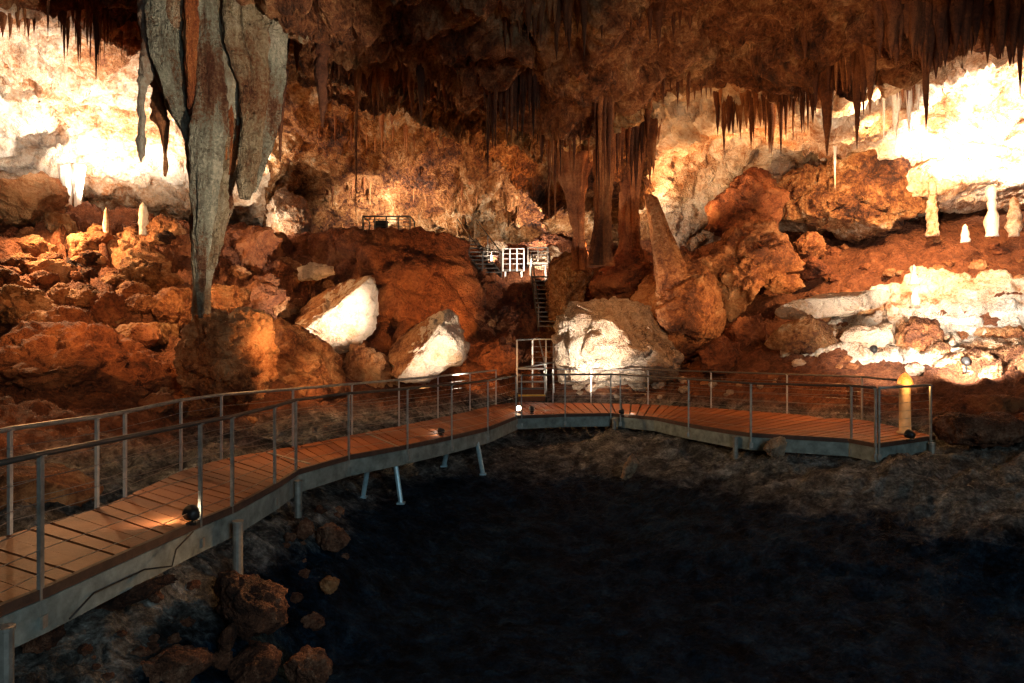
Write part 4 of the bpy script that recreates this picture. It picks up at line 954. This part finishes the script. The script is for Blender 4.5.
def flight(label, a, b2, w, n, mat):
    r = empty('staircase', a, label, 'staircase'); ob = []; dv = (b2-a); side = Vector((w/2, 0, 0)); up = Vector((0, 0, 1))
    for s_ in (-1, 1):
        ob.append(MB().bar(a+side*s_, b2+side*s_, .05, .18).build('stringer', mat))
        ob.append(MB().tube([a+side*s_+up*.95, b2+side*s_+up*.95], .025, 6).build('handrail', mat))
        for t in (0, .5, 1):
            q = a+dv*t+side*s_; ob.append(MB().bar(q, q+up*.95, .04, .04).build('post', mat))
    for k in range(n):
        q = a+dv*((k+.5)/n); ob.append(MB().box(q+up*.05, (w, .26, .04)).build('tread', mat))
    under(r, ob)
flight('dark steel stair climbing the gully beside the huge red-brown boulder', P(492, 276, 28.3), P(466, 240, 30.5), .8, 9, M['darksteel'])
flight('steep dark stair dropping from the gully landing towards the boardwalk', P(548, 330, 25.6), P(540, 276, 27.6), .7, 12, M['darksteel'])

# ------------------------------------------------------------------ lamps
def lathe(prof, n=20):
    m = MB(); K = len(prof)
    for r, z in prof:
        for k in range(n):
            a = 2*PI*k/n; m.v.append(Vector((r*math.cos(a), r*math.sin(a), z)))
    for i in range(K-1):
        for k in range(n):
            a = i*n+k; b2 = i*n+(k+1) % n; m.f.append([a, b2, b2+n, a+n]); m.a.append(0)
    m.f.append([k for k in range(n)][::-1]); m.f.append([(K-1)*n+k for k in range(n)]); m.a += [0, 0]
    return m
def amber():
    m, nt, b = new_mat('amber_glass')
    tc = nt.nodes.new('ShaderNodeTexCoord').outputs['Object']
    n = noise(nt, tc, 14, 5, .7, .8)
    col = ramp(nt, n, [(.3, (1, .12, .005)), (.5, (1, .30, .03)), (.7, (1, .62, .2))])
    nt.links.new(col, b.inputs['Emission Color']); sval(b, 'Emission Strength', 1.35); sval(b, 'Base Color', (.9, .4, .1, 1))
    return m
M['amber'] = amber()
M['lamp_post'] = simple('cream_stone_post', (.62, .42, .22), .6, 0, 8, .3, .4)
q = Pz(905, 433.5)
lamp = empty('post_lamp', q, 'thick cream post lamp with glowing amber flame-shaped top at the end of the boardwalk', 'lamp')
o1 = lathe([(.16, 0), (.16, .03), (.115, .05), (.11, .5), (.108, .98), (.12, 1.0), (.12, 1.02)]).build('post', M['lamp_post'], smooth=True)
o2 = lathe([(.145, 1.02), (.15, 1.05), (.14, 1.10), (.12, 1.15), (.09, 1.20), (.05, 1.245), (.012, 1.27)]).build('lamp_shade', M['amber'], smooth=True)
o3 = lathe([(.165, 1.0), (.165, 1.03), (.15, 1.035)]).build('collar', M['lamp_post'])
for o in (o1, o2, o3): o.parent = lamp
def pl(name, loc, e, col, r=.05):
    l = bpy.data.lights.new(name, 'POINT'); l.energy = e; l.color = col; l.shadow_soft_size = r
    o = bpy.data.objects.new(name, l); C.objects.link(o); o.location = loc; return o
def spot(name, loc, tgt, e, col, ang=80, blend=.6, r=.08):
    l = bpy.data.lights.new(name, 'SPOT'); l.energy = e; l.color = col; l.spot_size = math.radians(ang); l.spot_blend = blend; l.shadow_soft_size = r
    o = bpy.data.objects.new(name, l); C.objects.link(o); o.location = loc
    o.rotation_euler = (Vector(tgt)-Vector(loc)).to_track_quat('-Z', 'Y').to_euler(); return o
pl('lamp_glow', q+Vector((-.05, -.3, 1.0)), 14, (1, .5, .15), .12)

def floodlight(label, loc, aim, size=.09, on=False, spike_h=0.0):
    loc = Vector(loc)
    r = empty('spotlight', loc, label, 'spotlight')
    dirv = (Vector(aim)-loc).normalized(); rot = dirv.to_track_quat('Z', 'Y').to_matrix().to_4x4()
    hz = spike_h+size*1.3
    body = lathe([(size*.35, -size*.9), (size*.6, -size*.8), (size*.8, -size*.2), (size, size*.5), (size, size*.8), (size*.9, size*.8), (size*.86, size*.55)])
    o = body.build('housing', M['black'], smooth=True); o.data.transform(rot); o.location = (0, 0, hz); o.parent = r; hs = o
    o = lathe([(size*.84, size*.5), (size*.84, size*.56)]).build('lens', M['lamp_on'] if on else M['cable']); o.data.transform(rot); o.parent = hs
    m = MB().box((0, 0, .012), (size*1.3, size*1.0, .024)).bar((0, 0, .02), (0, 0, hz), size*.25, size*.25)
    o = m.build('bracket', M['black']); o.parent = r
    return r
WARM = (1.0, .60, .29); WARM2 = (1.0, .47, .165); CREAM = (1.0, .83, .66); PALE = (1.0, .90, .80)
a = Pz(188, 526); floodlight('round black floodlight on the edge of the nearest boards', a+Vector((.02, .06, 0)), a+Vector((-.8, .9, .1)), .085, True)
a = Pz(519, 413); floodlight('brilliant small floodlight at the bend of the boardwalk', a+Vector((0, .1, 0)), a+Vector((-.2, -.9, .5)), .08, True)
a = Pz(441, 436); floodlight('small black floodlight on the boards midway to the bend', a+Vector((0, .1, 0)), a+Vector((-1, .5, -.05)), .07, True)
a = Pz(532, 414); floodlight('little black floodlight just past the bend with its back turned', a+Vector((0, .1, 0)), a+Vector((0, 1, .7)), .08)
a = Pz(622, 415.5); floodlight('low floodlight on the boards below the flowstone dome', a+Vector((.0, .12, 0)), a+Vector((1, .3, -.02)), .07, True)
a = Pz(912, 441); floodlight('black floodlight at the foot of the glowing post lamp', a+Vector((.0, .05, 0)), a+Vector((-.4, .9, .3)), .09)
for px, py, lb in ((874, 362, 'black spike spotlight on the earth nearer the boardwalk lamp post'), (966.5, 376, 'black spike spotlight beside the small white apron of flowstone')):
    g_ = ground_px(px, py)
    gz_ = ground_at(g_.x, g_.y)
    floodlight(lb, (g_.x, g_.y, gz_), g_+Vector((.3, 1.5, 1.0)), .1, False, .14)
# cable clipped under the near beam
cpts = [Pz(196, 528)+Vector((0, -.06, -.02)), Pz(180, 535)+Vector((0, -.08, -.12)), Pz(172, 540)+Vector((.05, -.1, -.22)), Pz(150, 545)+Vector((0, -.09, -.2)), Pz(100, 566)+Vector((0, -.09, -.2)), Pz(76, 578)+Vector((0, -.08, -.3))]
tag(MB().tube(cpts, .008, 6).build('cable', M['black'], smooth=True), 'thin black cable sagging along the galvanised beam of the nearest boards', 'cable')

# ------------------------------------------------------------------ light
def L(name, px, py, d, tx, ty, td, e, col=WARM, ang=90, r=.12, blend=.8, k=.45):
    return spot(name, P(px, py, d), P(tx, ty, td), e, col, ang, blend, r*k)
# overlit left wall
L('left_wall_flood', 15, 205, 21.8, 40, 60, 22.5, 4200, PALE, 135, .2)
L('left_wall_flood_two', 112, 212, 23.2, 105, 80, 24, 3800, PALE, 125, .2)
L('left_wall_flood_three', 60, 140, 19.0, 70, 60, 22, 1500, PALE, 140, .3)
L('left_slope_flood', 12, 175, 18.6, 120, 285, 19, 3000, WARM, 130, .3)
L('left_rubble_flood', 120, 230, 13.0, 90, 340, 16.5, 600, WARM2, 110, .3)
L('column_foot_flood', 320, 340, 13.4, 245, 335, 17, 420, WARM2, 90, .15)
L('column_foot_flood_two', 150, 250, 15, 230, 340, 18, 600, WARM, 90, .2)
# alcoves on the back wall
L('alcove_flood', 262, 238, 26.2, 284, 205, 28, 420, CREAM, 130)
L('lookout_flood', 395, 228, 29.5, 395, 205, 34, 2800, CREAM, 130)
L('lookout_flood_two', 450, 225, 28.5, 460, 200, 32, 420, WARM2, 120)
L('back_wall_flood', 350, 222, 26.5, 360, 110, 27.5, 430, WARM2, 120)
L('back_wall_flood_two', 500, 215, 26.5, 490, 120, 27.5, 520, WARM2, 120)
L('cleft_flood', 530, 240, 30.5, 550, 200, 33, 1300, CREAM, 130)
L('cleft_flood_two', 570, 246, 28.5, 575, 215, 30, 360, CREAM, 130)
L('gully_flood', 530, 262, 27.4, 513, 262, 29.2, 240, CREAM, 130)
L('pillar_flood', 600, 262, 24.5, 600, 150, 22, 1100, WARM2, 120)
L('recess_flood', 672, 222, 26.3, 700, 150, 27, 1300, WARM, 130)
L('recess_flood_two', 745, 190, 24.5, 770, 110, 24.5, 800, WARM, 130)
L('recess_flood_three', 645, 235, 27.5, 650, 205, 29, 400, CREAM, 130)
# unseen uplights added to brighten the dark ceiling and curtain
L('ceiling_wash', 420, 395, 13, 430, 30, 16.5, 170, WARM2, 75, .3)
L('ceiling_wash_two', 700, 400, 13, 750, 50, 17.5, 2000, WARM, 80, .3)
L('ceiling_wash_three', 560, 395, 14, 560, 60, 17, 160, WARM2, 70, .3)
L('curtain_wash', 930, 400, 12, 930, 40, 15, 420, WARM2, 70, .3)
# right wall
L('right_wall_flood', 955, 165, 22.6, 975, 90, 24, 4200, PALE, 140, .2)
L('right_wall_flood_two', 1045, 150, 22.0, 1030, 120, 24.5, 3600, PALE, 140, .2)
L('white_bunch_flood', 880, 150, 18.0, 895, 105, 20.5, 600, CREAM, 110, .2)
L('right_boulder_flood', 880, 120, 21.5, 870, 195, 25, 1500, WARM, 110, .2)
# flowstone slope
L('slope_spotlight', 872, 350, 16.6, 905, 315, 20, 1100, PALE, 110, .06)
L('slope_spotlight_two', 966, 362, 16.2, 975, 325, 20, 1300, PALE, 120, .06)
L('slope_spotlight_three', 930, 250, 18.5, 955, 290, 21.5, 1300, PALE, 120, .1)
L('slope_high_flood', 930, 150, 20.5, 900, 250, 24, 3600, WARM, 120, .2)
# dome, blocks
L('dome_floodlight', 590, 383, 19.4, 592, 345, 21.5, 1300, PALE, 90, .06)
L('dome_wash', 640, 250, 18.5, 640, 320, 21.5, 420, WARM2, 80, .2)
L('leaning_slab_flood', 765, 300, 20.0, 705, 290, 22.5, 480, WARM, 90, .1)
L('golden_boulder_flood', 820, 290, 21.5, 760, 250, 24, 700, WARM, 90, .1)
L('block_floodlight', 440, 366, 17.2, 338, 315, 20, 5200, PALE, 32, .06)
L('block_floodlight_two', 466, 396, 17.6, 432, 345, 19.4, 1200, PALE, 60, .06)
L('red_boulder_flood', 520, 335, 21.5, 400, 270, 24.5, 1300, WARM2, 80, .15)
L('gully_red_flood', 470, 385, 20.5, 520, 320, 26, 500, WARM2, 80, .15)
L('low_block_flood', 300, 380, 15.5, 370, 380, 19, 260, WARM, 80, .1)
L('right_earth_flood', 800, 300, 16.5, 790, 380, 18.5, 300, WARM2, 110, .3)
# the boards
L('board_light', 176, 504, 7.2, 145, 519, 7.35, 26, CREAM, 120, .04)
pl('bend_glow', Pz(518, 411)+Vector((0, 0, .22)), 5, CREAM, .05)
pl('stair_glow', P(540, 372, 22.4), 14, CREAM, .05)
pl('mid_glow', Pz(436, 430)+Vector((0, 0, .12)), 1.6, CREAM, .04)
pl('far_glow', Pz(632, 413)+Vector((0, 0, .12)), 2, CREAM, .04)
L('boards_wash', 60, 330, 9.5, 110, 530, 7.0, 130, WARM2, 80, .3)
L('boards_wash_four', 260, 300, 12.5, 320, 450, 12, 220, WARM2, 90, .3)
L('boards_wash_two', 600, 300, 20.5, 600, 410, 19.5, 230, WARM2, 90, .3)
L('boards_wash_three', 830, 300, 16.5, 830, 425, 15.5, 200, WARM2, 80, .3)
L('left_earth_fill', 30, 300, 9.5, 60, 430, 12, 170, WARM2, 110, .3)  # added fill without a fixture, lifts the dark earth behind the rail
L('foreground_flood', 340, 500, 8.0, 220, 640, 6.7, 60, WARM2, 90, .2)
L('gully_rock_flood', 545, 268, 27.6, 546, 260, 29, 300, CREAM, 120)
L('gully_rock_flood_two', 492, 258, 28.8, 492, 248, 30, 200, CREAM, 120)
L('ceiling_graze', 905, 130, 19.5, 760, 60, 18.5, 1700, WARM, 100)  # added side light without a fixture, for grazing highlights on the ceiling
L('ceiling_graze_two', 330, 130, 22, 450, 40, 17, 260, WARM2, 100)
L('ledge_flood', 262, 178, 26.2, 295, 145, 27, 350, CREAM, 120)
# unseen spot added over the pit to brighten and shape the great column
spot('column_fill_spot', (2.2, 5.5, 1.6), P(208, 110, 14), 7500, (1, .84, .62), 36, .5, .15)
# cool daylight from the entrance behind the visitor
al = bpy.data.lights.new('entrance_daylight', 'AREA'); al.shape = 'DISK'; al.size = 6; al.energy = 850; al.color = (.70, .90, 1.0)
ao = bpy.data.objects.new('entrance_daylight', al); C.objects.link(ao); ao.location = (7, -7, 6.0)
ao.rotation_euler = (Vector((1, 12, -1))-Vector(ao.location)).to_track_quat('-Z', 'Y').to_euler()

w = bpy.data.worlds.new('cave_dark'); sc.world = w; w.use_nodes = True
bg = w.node_tree.nodes['Background']; bg.inputs[0].default_value = (.5, .2, .09, 1); bg.inputs[1].default_value = .006

# ------------------------------------------------------------------ camera and view
cam = bpy.data.cameras.new('camera'); co = bpy.data.objects.new('camera', cam); C.objects.link(co)
co.location = (0, 0, H); co.rotation_euler = (PI/2, 0, 0)
cam.sensor_width = 36; cam.lens = 36*F/1024; cam.clip_end = 200
sc.camera = co
sc.view_settings.view_transform = 'Standard'; sc.view_settings.look = 'None'
sc.view_settings.gamma = 1; sc.view_settings.exposure = 0
sc.view_settings.use_curve_mapping = False
sc.cycles.use_denoising = True; sc.cycles.denoising_prefilter = 'NONE'
sc.cycles.max_bounces = 6; sc.cycles.diffuse_bounces = 3
sc.cycles.sample_clamp_indirect = 4
